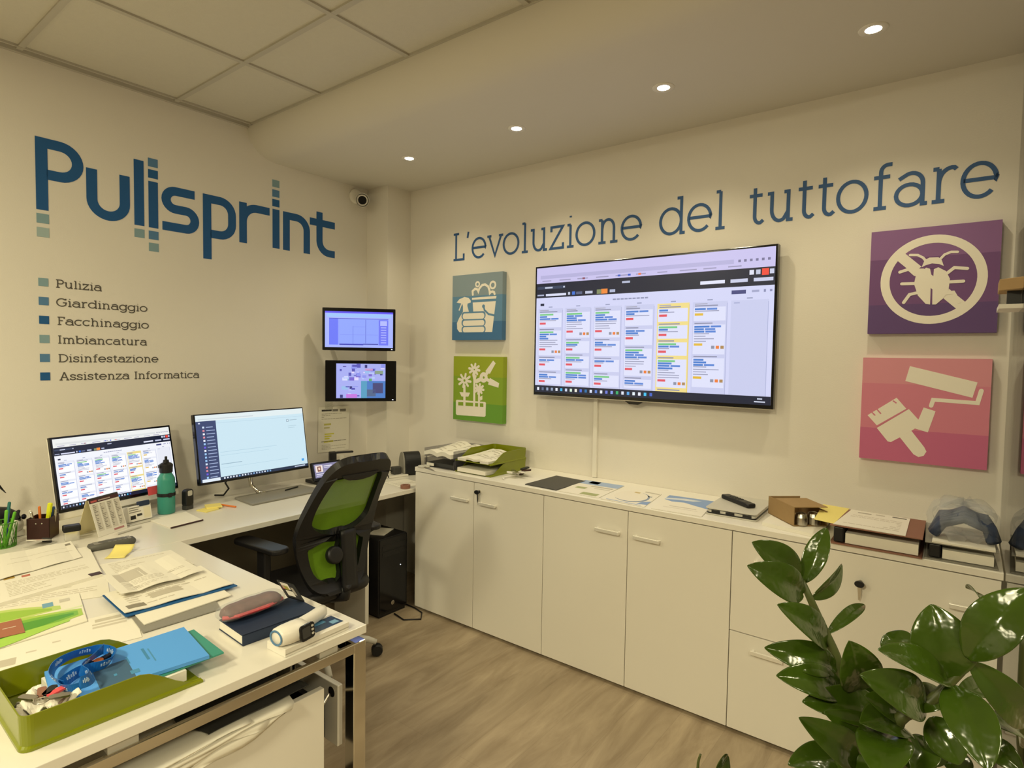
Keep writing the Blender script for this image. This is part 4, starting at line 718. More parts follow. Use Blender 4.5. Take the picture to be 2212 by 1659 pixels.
for i in range(6, 134, 13):
    for w0 in range(5):
        j = i + w0; m0 = (Vector(vs[2 * j]) + Vector(vs[2 * j + 1])) / 2; m1 = (Vector(vs[2 * j + 2]) + Vector(vs[2 * j + 3])) / 2; u = (Vector(vs[2 * j]) - m0) * (.35 + .2 * (w0 % 2)); n = (m1 - m0).cross(u).normalized() * .0011
        for sgn in (1, -1): b.quad([m0 + u + n * sgn, m0 - u * .4 + n * sgn, m0.lerp(m1, .55) - u * .4 + n * sgn, m0.lerp(m1, .55) + u + n * sgn], None, '#b8cfe8')
b.build('ribbon', M['gloss'], t, smooth=False, solid=.0012, fix=False)
t = thing('cutter_knife', 'orange and black utility cutter lying inside the blue lanyard', 'cutter', (-2.447, -1.775, z0 + .0425), R(24))
MB().poly(rrect(-.04, .035, -.009, .009, .006), 0, .012).build('handle', M['orange'], t, bevel=.003)
MB().poly([(.035, -.008), (.06, -.006), (.064, .006), (.035, .008)], .002, .010).build('tip', M['black'], t, bevel=.001)
MB().box(-.02, .01, -.004, .004, .012, .015).build('slider', M['black'], t)
# papers on the front desk
Z1 = DZ + .0006
flat('paper_sheet', 'large plain white sheet between the green brochure and the olive tray', 'paper', [(-2.62, -1.50), (-2.262, -1.585), (-2.20, -1.36), (-2.56, -1.29)], Z1, .0008, M['paper'], None, [(1, .72, .1, .9, .2, '#c9c2b2'), (1, .70, .25, .93, .30, '#cdc6b6'), (1, .70, .34, .93, .40, '#d0c9ba'), (1, .05, .70, .25, .9, '#c4bdad'), (1, .3, .62, .36, .66, '#d0c9ba'), (1, .45, .5, .5, .54, '#d0c9ba')])
g = [(1, 0, 0, 1, 1, '#f3efda'), *[(2 + q, [(0, a0)] + [(u / 12 * e, a0 + (a1 - a0) * (u / 12) ** 1.3 - .06 * math.sin(u / 12 * PI)) for u in range(13)] + [(u / 12 * e, b0 + (b1 - b0) * (u / 12) ** 1.1 + .04 * math.sin(u / 12 * PI * 1.5)) for u in range(12, -1, -1)], 0, 0, 0, cc) for q, (a0, a1, b0, b1, e, cc) in enumerate(((.02, .30, .34, .46, .80, '#c2da72'), (.10, .32, .28, .42, .72, '#9cc83a'), (.42, .56, .99, .82, .98, '#aed24e'), (.50, .60, .93, .78, .94, '#79ba2c'), (.60, .64, .84, .74, .90, '#4a9e1e'), (.88, .80, .995, .90, .85, '#a8d850')))], (3, .64, .12, .74, .26, '#6fa8c8'), (3, .80, .10, .9, .2, '#cfc9b4'), (3, .60, .46, 1, .5, '#e4eec0')]
flat('brochure', 'glossy white brochure with bright green waves at the left of the front desk', 'brochure', [(-2.60, -1.375), (-2.325, -1.36), (-2.27, -1.10), (-2.54, -1.06)], Z1 + .0022, .002, M['paper'], None, g, M['gloss'])
flat('folded_card', 'small brown card lying on the green brochure', 'card', [(-2.56, -1.30), (-2.462, -1.318), (-2.445, -1.20), (-2.545, -1.185)], Z1 + .0062, .001, M['brown'], None, [(1, .55, .45, .85, .49, '#d8c8b4')])
flat('paper_sheet', 'white printed sheet peeking out between the left papers and green brochure', 'paper', [(-2.50, -1.06), (-2.21, -1.19), (-2.15, -.98), (-2.46, -.90)], Z1 + .0, .0008, M['paper'], None, lines(9, 4, '#d2cbbb'))
cols = [(2, .3, .25, .37, .33, '#b09a48'), (2, .42, .2, .52, .3, '#a8903a'), (2, .46, .33, .56, .37, '#b0683a'), (2, .58, .12, .68, .18, '#a88c48'), (2, .6, .2, .68, .24, '#b07848'), (2, .1, .42, .2, .52, '#b89848'), (2, .26, .5, .34, .55, '#c07060')] + lines(10, 8, '#cfc8b6', .6, .95)
flat('document_stack', 'stack of printed white documents with coloured boxes at the left edge', 'papers', [(-2.46, -1.03), (-2.165, -.985), (-2.09, -.60), (-2.40, -.56)], Z1 + .0014, .010, M['paper'], None, cols)
flat('paper_sheet', 'white sheet with folded corner lying on top of the left document stack', 'paper', [(-2.42, -.80), (-2.155, -.74), (-2.125, -.51), (-2.37, -.49)], Z1 + .0135, .0012, M['paper'], None, [(1, .2, .3, .9, .31, '#c8c1b0'), (1, .15, .5, .95, .51, '#c8c1b0'), (2, .9, .1, .97, .2, '#8c8678')], curl=.01)
o = MB().box(-2.20, -2.165, -.985, -.955, Z1 + .0115, Z1 + .0135, None).build('document_clip', M['dbrown'], None); tag(o, 'small dark clip on the near corner of the left document stack', 'clip')
# centre stack of documents with a blue folder
flat('folder', 'grey card folder lowest in the middle stack on the front desk', 'folder', [(-2.252, -1.565), (-2.035, -1.575), (-1.96, -1.30), (-2.20, -1.20)], Z1 + .0016, .003, M['grey'])
flat('folder', 'cream card folder on the grey folder in the middle desk stack', 'folder', [(-2.232, -1.522), (-1.965, -1.505), (-1.94, -1.24), (-2.20, -1.20)], Z1 + .0052, .003, M['paper'])
flat('folder', 'dark blue edged document folder in the middle desk stack', 'folder', [(-2.249, -1.432), (-1.916, -1.452), (-1.925, -1.20), (-2.235, -1.20)], Z1 + .0088, .003, M['ribboned'] if 'ribboned' in M else M['sqd'])
flat('document', 'white letter lying on the dark blue folder on the front desk', 'paper', [(-2.246, -1.418), (-1.925, -1.440), (-1.925, -1.205), (-2.236, -1.215)], Z1 + .0124, .002, M['paper'], None, [(2, .05, .75, .22, .9, '#8f897b'), (2, .3, .5, .6, .7, '#c3bcad')] + lines(9, 3, '#cbc4b5'), curl=.012)
flat('document', 'curled white letter topmost on the middle stack of the front desk', 'paper', [(-2.215, -1.30), (-1.95, -1.285), (-1.955, -1.06), (-2.20, -1.09)], Z1 + .028, .0012, M['paper'], None, [(1, .1, .1, .45, .5, '#c9c3b6')] + lines(8, 6, '#cdc6b8', .55, .95), curl=.02)
flat('document', 'faintly printed sheet behind the middle stack on the front desk', 'paper', [(-2.16, -1.06), (-1.90, -1.10), (-1.885, -.86), (-2.13, -.84)], Z1, .0009, M['paper'], None, lines(10, 12, '#d4cdbd'))
# notebook, pouch, thermometer, box
t = thing('notebook', 'dark navy hardcover notebook near the front corner of the desk', 'notebook', (-1.99, -1.785, Z1), R(-3))
MB().box(-.117, .117, -.075, .075, 0, .003).build('back_cover', M['bluedk'], t, bevel=.001)
MB().box(-.115, .112, -.066, .072, .003, .027).build('pages', M['paper'], t)
MB().box(-.117, .117, -.075, .075, .027, .030).box(-.117, .117, -.075, -.070, 0, .030).build('front_cover', M['bluedk'], t, bevel=.0015)
t = thing('pencil_pouch', 'red and grey pouch wrapped in clear plastic lying on the navy notebook', 'pouch', (-2.02, -1.735, Z1 + .0305), R(2))
def pouch(sx, sy, sz):
    b = MB(); n, k = 16, 12
    for_ = []
    for i in range(n + 1):
        u = -1 + 2 * i / n; r = max(.0, 1 - abs(u) ** 4) ** .5
        for j in range(k): a = 2 * PI * j / k; for_.append((u * sx, math.cos(a) * sy * (r * .75 + .25) , sz + math.sin(a) * sz * (r * .8 + .2) * (1 + .05 * math.sin(9 * u + j))))
    return b.add(for_, [(i * k + j, i * k + (j + 1) % k, (i + 1) * k + (j + 1) % k, (i + 1) * k + j) for i in range(n) for j in range(k)] + [tuple(range(k))[::-1], tuple(n * k + j for j in range(k))])
M['pouchc'] = mat('red_grey_fabric', '#6a3f3c', .45, var=.55, vscale=55)
pouch(.094, .037, .023).build('body', M['pouchc'], t, smooth=True)
MB().tube([(-.096, -.012, .020), (-.06, -.034, .021), (.03, -.0375, .021), (.09, -.018, .020)], .006, 6).build('red_zip', M['red'], t)
pouch(.106, .043, .0255).build('clear_wrap', M['film'], t, smooth=True)
HC = Matrix.Translation((.122, -.012, .030)) @ Matrix.Rotation(R(30), 4, 'Y') @ Matrix.Rotation(R(22), 4, 'X')
b = MB().box(-.034, .034, -.044, .044, .0005, .004, HC); b.build('header_card', M['black'], t)
b = MB(); art(b, .06, .08, [(0, 0, 0, .95, 1, '#1c1b1c'), (1, .02, .1, .55, .5, '#e6e0d2'), (1, .1, .6, .6, .95, '#e8e4d8'), (1, .0, .3, .16, .55, '#d85a3c'), (1, .62, .3, .8, .8, '#a8a294'), (2, .15, .3, .42, .55, '#a8a040')], HC @ Matrix.Translation((-.033, -.04, .0042))); b.build('label', M['print'], t, fix=False)
t = thing('device_box', 'flat white box with a dark picture under the white thermometer', 'box', (-1.968, -1.953, Z1), R(2))
MB().box(-.105, .105, -.042, .042, 0, .022).build('carton', M['wplastic'], t, bevel=.001)
b = MB(); art(b, .21, .084, [(1, .52, .12, .97, .8, '#27405e'), (2, .60, .2, .8, .4, '#4f86ae'), (2, .82, .45, .93, .7, '#7aa8c8'), (1, .3, .7, .5, .85, '#d8b8a0')], Matrix.Translation((-.105, -.042, .0222))); b.build('printing', M['gloss'], t, fix=False)
b = MB(); b.quad([(-.104, -.0423, .006), (.104, -.0423, .006), (.104, -.0423, .009), (-.104, -.0423, .009)], None, '#b8b2a4'); b.build('side_printing', M['print'], t, fix=False)
t = thing('infrared_thermometer', 'white handheld infrared thermometer lying on the flat white box', 'thermometer', (-1.985, -1.955, Z1 + .0225), R(6)); t.scale = (1.15, 1.15, 1.15)
def blob(path, radii, sq=.8, n=16):
    b = MB(); vs = []
    for (x, y, z), (ry, rz) in zip(path, radii):
        for j in range(n):
            a = 2 * PI * j / n; c, s = math.cos(a), math.sin(a); vs.append((x, y + ry * math.copysign(abs(c) ** sq, c), z + rz * math.copysign(abs(s) ** sq, s)))
    k = len(path); return b.add(vs, [(i * n + j, i * n + (j + 1) % n, (i + 1) * n + (j + 1) % n, (i + 1) * n + j) for i in range(k - 1) for j in range(n)] + [tuple(range(n))[::-1], tuple((k - 1) * n + j for j in range(n))])
blob([(-.083, -.004, .022), (-.078, -.004, .022), (-.06, -.006, .022), (-.03, -.008, .022), (-.012, -.006, .021), (-.006, .0, .019)], [(.020, .016), (.024, .020), (.028, .022), (.030, .022), (.028, .021), (.022, .018)]).build('head', M['wplastic'], t, smooth=True)
blob([(-.02, .004, .018), (.0, .012, .018), (.04, .022, .017), (.075, .032, .016), (.09, .036, .016), (.094, .037, .016)], [(.017, .017), (.016, .017), (.0155, .016), (.016, .016), (.013, .014), (.008, .009)]).build('grip', M['wplastic'], t, smooth=True)
dm = frame((-.024, -.0375, .022), (1, .10, 0), (0, 0.15, 1))
MB().poly(rrect(-.020, .024, -.0185, .0185, .008), -.004, .002, dm).build('display_bezel', M['blackg'], t, bevel=.001)
MB().poly(rrect(-.015, .009, -.012, .012, .002), .002, .0026, dm).build('display', M['dgrey'], t)
for k in range(3): MB().poly(rrect(.013, .020, -.011 + .009 * k, -.006 + .009 * k, .002), .002, .003, dm).build('button', M['lgrey'], t)
MB().stroke(arc(0, 0, .0195, .016, 0, 345, 23), .004, 0, .0018, frame((-.0835, -.004, .022), (0, -1, 0), (0, 0, 1)), True).build('sensor_ring', M['sqm'], t)
# handset, sticky notes, calendar and small things at the back of the desk
M['phoneg'] = mat('phone_grey', '#5b5a54', .5, var=.05)
t = thing('phone_handset', 'grey cordless telephone handset lying face up by the yellow sticky note', 'telephone', (-2.015, -.632, Z1), R(-4))
blob([(-.085, 0, .012), (-.08, 0, .012), (-.03, 0, .013), (.04, 0, .013), (.075, 0, .012), (.08, 0, .012)], [(.018, .006), (.027, .012), (.028, .015), (.028, .015), (.025, .012), (.016, .006)], .55).build('body', M['phoneg'], t, smooth=True)
MB().poly(rrect(-.068, -.036, -.019, .019, .004), .0245, .0262).build('display', M['grey'], t)
for i in range(5):
    for j in range(3): MB().poly(rrect(-.022 + .018 * i, -.009 + .018 * i, -.020 + .0145 * j, -.009 + .0145 * j, .003), .0245, .0272).build('button', M['grey'], t)
b = MB(); b.grid(lambda u, v: (-.035 + .07 * u, -.05 + .10 * v, .002 + .045 * max(0, v - .35) ** 1.5 + .004 * u * math.sin(v * 6)), 6, 10); o = b.build('sticky_note', M['yellow'], None, smooth=True, solid=.0006, fix=False); o.location = (-2.035, -.765, Z1); o.rotation_euler = (0, 0, R(-40)); tag(o, 'curled yellow sticky note standing out on the front desk beside the handset', 'sticky note')
t = thing('desk_calendar', 'white tent desk calendar with dark top strip in front of the left monitor', 'calendar', (-1.957, -.39, Z1), R(27))
cmx = frame((-.078, -.035, .0), (1, 0, 0), (0, .32, 1))
MB().box(0, .152, 0, .165, 0, .0015, cmx).build('front_page', M['paper'], t)
b = MB(); art(b, .152, .165, [(1, 0, 0, 1, .10, '#4c2a2c'), (2, .05, .03, .25, .08, '#c05a5a'), (2, .3, .04, .7, .07, '#b8a8a0')] + [(1, .07 + .24 * c, .14, .25 + .24 * c, .86, '#d8d2c4') for c in range(4)] + [(2, .08 + .24 * c, .15 + .045 * k, .1 + .24 * c + .12 * rr.random(), .175 + .045 * k, '#9a9488') for c in range(4) for k in range(15)] + [(2, .55, .9, .9, .95, '#b88'  '080')], cmx @ Matrix.Translation((0, 0, .0016))); b.build('printing', M['print'], t, fix=False)
MB().box(0, .152, 0, .165, 0, .0015, frame((.074, .075, .0), (-1, 0, 0), (0, -.32, 1))).build('back_page', M['cream'], t)
MB().tube([(-.078, .018, .160), (.074, .018, .160)], .004, 8).build('spiral', M['dgrey'], t)
o = MB().tube([(0, 0, .005), (.11, .045, .005)], .005, 8).build('marker_pen', M['lgrey'], None); o.location = (-1.945, -.475, Z1); tag(o, 'light grey marker pen lying at the foot of the desk calendar', 'pen')
t = thing('pen_holder', 'dark brown leather square pen holder full of pens on the back desk', 'pen holder', (-2.158, -.275, Z1), R(-38))
b = MB(); s = .042; b.box(-s, s, -s, -s + .004, 0, .092).box(-s, s, s - .004, s, 0, .092).box(-s, -s + .004, -s, s, 0, .092).box(s - .004, s, -s, s, 0, .092).box(-s, s, -s, s, 0, .004); b.build('box', M['dbrown'], t, bevel=.002)
for x in (-.008, .014): MB().lathe([(0, .002), (.003, .001), (.0035, 0)], 10, frame((x, -s - .0001, .070), (1, 0, 0), (0, 0, 1))).build('stud', M['steel'], t)
def pen(x, y, z, dx, dy, L_, r, body, cap, label, group):
    d = Vector((dx, dy, 1)).normalized(); t = thing('pen', label, 'pen', (x, y, z), 0, group)
    MB().tube([(0, 0, 0), d * L_ * .72], r, 8).build('barrel', M[body], t); MB().tube([d * L_ * .72, d * L_ * .98, d * L_], [r * 1.1, r * 1.05, r * .5], 8).build('cap', M[cap], t)
M['hl'] = mat('highlighter_yellow', '#eaf02a', .35, var=.02); M['pgreen'] = mat('pen_green', '#6fbf35', .35, var=.03); M['pblue'] = mat('pen_blue', '#3c5c9a', .35, var=.03); M['pteal'] = mat('pen_teal', '#1f6c66', .35, var=.03)
for a in ((.008, -.004, .10, -.10, .145, .009, 'hl', 'hl', 'fat yellow highlighter in the brown leather pen holder'), (.022, .006, .12, -.12, .125, .006, 'pblue', 'pblue', 'blue pen at the right of the brown leather pen holder'), (-.018, .0, -.22, -.1, .12, .005, 'wplastic', 'steel', 'white pen leaning left in the brown leather pen holder'),
          (-.004, .014, -.02, .05, .128, .005, 'orange', 'orange', 'amber pen behind the highlighter in the brown pen holder'), (-.022, .014, -.15, .05, .118, .005, 'pgreen', 'wplastic', 'green and white pen at the back of the brown pen holder'), (.03, -.012, .1, -.05, .115, .005, 'steel', 'steel', 'silver pen at the front right of the brown pen holder')):
    x, y, dx, dy, L_, r, bb, cc, lab = a; pen(-2.158 + x, -.275 + y, Z1 + .005, dx, dy, L_, r, bb, cc, lab, 'pens in the brown holder')
t = thing('pen_cup', 'green wire mesh pen cup crammed with pens at the left edge', 'pen cup', (-2.30, -.30, Z1))
b = MB()
for k in range(20): a = 2 * PI * k / 20; b.tube([(.045 * math.cos(a), .045 * math.sin(a), .002), (.05 * math.cos(a + .5), .05 * math.sin(a + .5), .10)], .001, 4); b.tube([(.045 * math.cos(a), .045 * math.sin(a), .002), (.05 * math.cos(a - .5), .05 * math.sin(a - .5), .10)], .001, 4)
M['gw'] = mat('green_wire', '#4f8a2a', .4, var=.05); b.build('mesh_wall', M['gw'], t)
MB().tube(arc(0, 0, .05, .05, 0, 345, 23) and [(x, y, .10) for x, y in arc(0, 0, .05, .05, 0, 345, 23)], .0022, 6, closed=True).build('rim', M['gw'], t); MB().lathe([(0, .003), (.046, .003), (.046, 0), (0, 0)], 24).build('bottom', M['gw'], t)
gp = ['pgreen', 'pteal', 'pgreen', 'pblue', 'pgreen', 'wplastic', 'pteal', 'pgreen', 'black']
for k in range(9):
    a = 2.4 * k; rad = .012 + .0024 * k
    pen(-2.30 + rad * math.cos(a), -.30 + rad * math.sin(a), Z1 + .004, .24 * math.cos(a), .24 * math.sin(a), .135 + .012 * (k % 4), .0055, gp[k], gp[(k + 3) % 9] if k % 2 else gp[k], 'pen standing in the green wire mesh cup at the left edge', 'pens in the green mesh cup')
t = thing('orca_figurine', 'black and white orca figurine with raised tail at the left edge', 'figurine', (-2.27, -.16, Z1), R(8))
blob([(.06, -.01, .07), (.05, -.01, .075), (.02, 0, .085), (-.02, 0, .095), (-.05, 0, .125), (-.055, 0, .17), (-.048, 0, .20)], [(.01, .01), (.03, .03), (.045, .045), (.042, .045), (.032, .032), (.016, .018), (.008, .01)], 1, 16).build('body', M['black'], t, smooth=True)
MB().poly([(-.09, 0), (-.05, .02), (-.01, .0), (.03, .02), (.055, -.01), (.02, .05), (.0, .105), (-.01, .06), (-.04, .035), (-.075, .03)], -.006, .006, frame((-.03, 0, .19), (.9, .3, .1), (0, 0, 1))).build('tail', M['black'], t, bevel=.003)
blob([(.068, -.012, .05), (.06, -.012, .05), (.03, -.01, .05), (-.01, 0, .055), (-.03, 0, .06)], [(.012, .012), (.03, .026), (.044, .04), (.04, .042), (.02, .025)], 1, 16).build('belly', M['wplastic'], t, smooth=True)
for s in (-1, 1): MB().lathe([(0, .004), (.009, .003), (.012, 0)], 12, frame((.05 - .01 * s, -.044, .085), (1, .3, 0), (0, .3, 1))).build('eye', M['blackg'], t)
MB().box(-.05, .07, -.04, .04, 0, .03).build('stand', M['wplastic'], t, bevel=.01)
t = thing('card_stack', 'small folded card with a red picture in front of the brown pen holder', 'card', (-2.20, -.40, Z1), R(30))
MB().poly([(-.05, -.03), (.05, -.03), (.05, .03), (-.05, .03)], 0, .004).build('inner', M['lgrey'], t); MB().box(-.04, .035, -.024, .024, 0, .002, Matrix.Translation((0, 0, .022)) @ Matrix.Rotation(R(14), 4, 'Y')).build('cover', M['paper'], t)
b = MB(); art(b, .075, .048, [(1, .2, .3, .7, .8, '#c89080')], Matrix.Translation((0, 0, .022)) @ Matrix.Rotation(R(14), 4, 'Y') @ Matrix.Translation((-.04, -.024, .0021))); b.build('picture', M['print'], t, fix=False)
MB().box(.028, .034, -.02, .02, .003, .022).build('prop', M['dgrey'], t)
t = thing('rubber_stamp', 'self-inking stamp with black top and clear body before the desk calendar', 'stamp', (-2.095, -.415, Z1), R(-10))
MB().box(-.026, .026, -.018, .018, 0, .040).build('body', M['clear'], t, bevel=.004); MB().box(-.031, .031, -.022, .022, .040, .066).build('grip', M['black'], t, bevel=.005)
o = flat('note_pad', 'pale yellow note pad behind the desk calendar', 'note pad', [(-2.085, -.30), (-2.01, -.33), (-1.985, -.25), (-2.06, -.22)], Z1, .012, M['yellow'])
t = thing('small_carton', 'small white carton with black print and blue clip behind the desk calendar', 'box', (-1.80, -.31, Z1), R(12))
MB().box(-.055, .055, -.02, .02, .004, .075, Matrix.Rotation(R(-12), 4, 'X')).build('carton', M['paper'], t, bevel=.001)
b = MB(); art(b, .11, .071, [(1, .05, .08, .5, .14, '#8a857b'), (1, .05, .22, .45, .28, '#8a857b'), (1, .05, .36, .55, .42, '#8a857b'), (1, .08, .6, .3, .85, '#22211f'), (1, .36, .55, .58, .7, '#3a3936'), (1, .66, .2, .95, .9, '#e8e0c4')], Matrix.Rotation(R(-12), 4, 'X') @ frame((-.055, -.0203, .004), (1, 0, 0), (0, 0, 1))); b.build('printing', M['print'], t, fix=False)
MB().box(.0, .05, -.024, .0, .068, .092, Matrix.Rotation(R(-12), 4, 'X')).build('clip', M['bluedk'], t, bevel=.003)
MB().box(-.07, .075, -.05, .05, 0, .004).build('tray_base', M['lgrey'], t, bevel=.002)
o = MB().box(-.032, .032, -.001, 0, 0, .042).build('page_flag', M['red'], None); o.location = (-1.70, -.235, .835); o.rotation_euler = (R(-11), 0, R(14)); tag(o, 'pink red paper flag stuck under the left monitor beside the bottle', 'paper flag')
# bottle
t = thing('water_bottle', 'turquoise metal water bottle with black spout lid and band', 'bottle', (-1.652, -.25, Z1))
MB().lathe([(0, 0), (.036, 0), (.039, .004), (.0395, .165), (.038, .178), (.030, .192), (.0255, .200), (.0255, .212), (0, .212)], 32).build('body', M['teal'], t, smooth=True)
MB().lathe([(.0402, .088), (.0415, .088), (.0415, .104), (.0402, .104)], 32).build('band', M['black'], t)
MB().box(-.008, .008, -.046, -.041, .085, .107).build('band_loop', M['black'], t, bevel=.002)
MB().lathe([(.026, .204), (.029, .206), (.030, .222), (.030, .245), (.022, .252), (.014, .255), (.012, .268), (.0, .268)], 24).build('lid', M['black'], t, smooth=False, bevel=.001)
MB().box(-.034, .03, -.012, .012, .228, .246).build('lid_handle', M['black'], t, bevel=.004); MB().lathe([(.006, .266), (.006, .284), (.0, .286)], 12).build('spout', M['black'], t)
t = thing('rubber_stamp', 'black upright self-inking stamp standing right of the turquoise bottle', 'stamp', (-1.552, -.255, Z1), R(20))
MB().poly(rrect(-.024, .024, .0, .088, .016), -.016, .016, frame((0, 0, .016), (1, 0, 0), (0, 0, 1))).build('grip', M['black'], t, bevel=.005, seg=3); MB().box(-.022, .022, -.015, .015, 0, .022).build('base', M['dgrey'], t, bevel=.002)
MB().poly(rrect(-.014, .014, .055, .082, .006), .0, .0165, frame((0, 0, .016), (1, 0, 0), (0, 0, 1))).build('label_window', M['lgrey'], t)
flat('paper_sheet', 'white notepad sheet with a pen edge in front of the turquoise bottle', 'paper', [(-1.755, -.545), (-1.60, -.52), (-1.585, -.31), (-1.765, -.325)], Z1, .003, M['paper'])
o = MB().tube([(-1.757, -.553, Z1 + .004), (-1.602, -.528, Z1 + .004)], .0038, 8).build('pencil', M['dbrown'], None); tag(o, 'dark pencil along the near edge of the notepad before the bottle', 'pencil')
for k, (x, y, a) in enumerate(((-1.495, -.35, 12), (-1.455, -.325, -18))):
    o = MB().box(-.037, .037, -.037, .037, 0, .005 + .003 * k).build('sticky_note_pad', M['yellow'], None); o.location = (x, y, Z1 + .0055 * k); o.rotation_euler = (0, 0, R(a)); tag(o, ['lower yellow sticky note pad right of the black stamp', 'upper yellow sticky note pad nearest the orange pencil'][k], 'sticky notes', 'sticky note pads by the stamp')
o = MB().tube([(0, 0, .005), (.035, -.125, .005)], .0045, 8).build('pencil', M['orange'], None); o.location = (-1.415, -.285, Z1); tag(o, 'short orange brown pencil beside the yellow sticky notes', 'pencil')
o = MB().tube([(0, 0, .004), (.10, .03, .004)], .004, 8).build('pen', M['black'], None); o.location = (-1.03, -.30, DZ + .0125); tag(o, 'black pen lying on the wide grey monitor stand', 'pen')
# telephone with screen, black device, white box, label printer
F3 = rot_rect((-.70, -.235, .812), -4, 18, .205, .118)
t = thing('desk_telephone', 'black desk telephone with a small lit colour screen beside the wide monitor', 'telephone', F3); inv = F3.inverted()
MB().box(0, .205, 0, .118, -.022, -.0005).build('housing', M['blackg'], t, bevel=.004)
b = MB(); art(b, .175, .085, [(0, 0, 0, 1, 1, '#8a86a8'), (1, .05, .1, .33, .6, '#f4e4dc'), (2, .12, .18, .26, .55, '#7a4a3c'), (1, .38, .16, .7, .22, '#f0eef8'), (1, .38, .28, .62, .33, '#d8d6e8'), (1, .05, .72, .7, .77, '#e8e6f4'), (1, .05, .84, .55, .89, '#d0cee4'), (3, .155, .25, .225, .45, '#f0cdb8')], Matrix.Translation((.015, .02, 0))); b.build('screen', M['screen2'], t, fix=False)
MB().box(-.09, .10, -.06, .07, 0, .02, inv @ Matrix.Translation((-.70, -.20, DZ + .001))).box(-.03, .03, .0, .03, .02, .09, inv @ Matrix.Translation((-.70, -.20, DZ + .001))).build('base', M['black'], t, bevel=.004)
t = thing('headset_charger', 'black upright gadget on the back desk peeking above the chair back', 'charger', (-.535, -.12, Z1), R(-20))
MB().box(-.05, .05, -.03, .03, 0, .03).box(-.06, -.015, -.02, .02, .03, .165).box(-.02, .10, -.012, .012, .150, .163).build('body', M['black'], t, bevel=.006)
MB().box(.0, .03, -.021, -.019, .10, .14).build('label', M['lgrey'], t)
o = MB().box(-.075, .075, -.05, .05, 0, .012).build('router', M['wplastic'], None, bevel=.003); o.location = (-.29, -.40, Z1); o.rotation_euler = (0, 0, R(-12)); tag(o, 'flat white box on the back desk under the black charger plug', 'box')
t = thing('charger_plug', 'black charger block lying on the flat white box beside the label printer', 'charger', (-.275, -.395, Z1 + .0125), R(-12))
MB().box(-.032, .03, -.025, .025, 0, .05).build('block', M['dgrey'], t, bevel=.008); MB().tube([(-.032, 0, .02), (-.055, -.01, .035), (-.08, -.03, .01), (-.10, -.08, .0)], .0035, 6).build('cable', M['black'], t, smooth=True)
t = thing('label_printer', 'rounded black label printer with grey end cap at the cabinet end', 'printer', (-.205, -.385, Z1), R(-28))
pf = [(-.058, 0), (.072, 0), (.08, .05), (.062, .105), (.02, .142), (-.025, .14), (-.055, .105), (-.066, .05)]
MB().poly(cat([(x, y) for x, y in pf], 4), .0, .11, frame((0, 0, .004), (0, -1, 0), (0, 0, 1)) @ Matrix.Rotation(PI, 4, 'Y') if False else frame((.0, 0, .006), (0, 1, 0), (0, 0, 1))).build('body', M['black'], t, bevel=.004)
MB().poly(cat([(x * .98, y) for x, y in pf], 4), -.012, -.0005, frame((0, 0, .006), (0, 1, 0), (0, 0, 1))).build('end_cap', M['grey'], t, bevel=.003)
flat('paper_sheet', 'loose white sheet on the back desk below the label printer', 'paper', [(-.50, -.70), (-.33, -.72), (-.30, -.52), (-.47, -.50)], Z1, .001, M['paper'], None, lines(6, 31, '#c5beae'))
o = MB().lathe([(.018, 0), (.03, 0), (.03, .02), (.018, .02), (.018, 0)], 20).build('tape_roll', M['brown'], None); o.location = (-.487, -.72, Z1); tag(o, 'small brown tape roll at the edge of the back desk next to the cabinet', 'tape roll')
# ---------------------------------------------------------------- things on the cabinets
t = thing('acrylic_tray', 'smoky clear two-tier letter tray piled with papers at the cabinet end', 'letter tray', (-.235, -.915, CT + .0006))
for z in (0, .062):
    MB().box(-.165, .165, -.122, .122, z, z + .003).box(-.165, .165, -.122, -.119, z, z + .05).box(-.165, .165, .119, .122, z, z + .05).box(.162, .165, -.122, .122, z, z + .05).build('tier', M['acry'], t)
for x in (-.15, .15):
    for y in (-.12, .12): MB().box(x - .004, x + .004, y - .003, y + .003, .003, .062).build('post', M['acry'], t)
MB().box(-.168, -.164, .04, .10, .008, .024).build('label', M['paper'], t)
flat('paper_stack', 'white papers heaped on the upper smoky tray at the cabinet end', 'papers', [(-.42, -1.03), (-.40, -.79), (-.10, -.80), (-.09, -1.01)], CT + .0665, .024, M['paper'], None, lines(6, 41, '#c9c2b4'), curl=.04)
flat('paper_stack', 'dark folder with papers in the lower smoky tray at the cabinet end', 'papers', [(-.385, -1.02), (-.385, -.81), (-.10, -.81), (-.10, -1.02)], CT + .0045, .022, M['dgrey'])
o = MB().tube([(-.405, -.80, CT + .065), (-.44, -.79, CT + .06), (-.475, -.77, CT + .055), (-.45, -.74, CT + .058), (-.41, -.77, CT + .064)], .005, 8, closed=True).build('scissors_handle', M['lgrey'], None, smooth=True); bpy.data.objects.remove(o)
t = thing('scissors', 'pale handled scissors sticking out beside the smoky tray', 'scissors', (-.44, -.83, CT + .0006), R(70))
for s in (-1, 1): MB().tube([(x, y + s * .016, .006) for x, y in arc(0, 0, .026, .014, 0, 345, 17)], .005, 8, closed=True).build('handle', M['lgrey'], t, smooth=True)
MB().poly([(-.02, -.01), (-.13, -.002), (-.13, .002), (-.02, .01)], .003, .007).build('blades', M['steel'], t)
flat('paper_stack', 'white letters in the upper olive tray on the cabinet', 'papers', [(-.40, -1.30), (-.40, -1.08), (-.09, -1.08), (-.09, -1.30)], CT + .0715, .012, M['paper'], None, lines(7, 51, '#b5ae9f'), curl=.022)
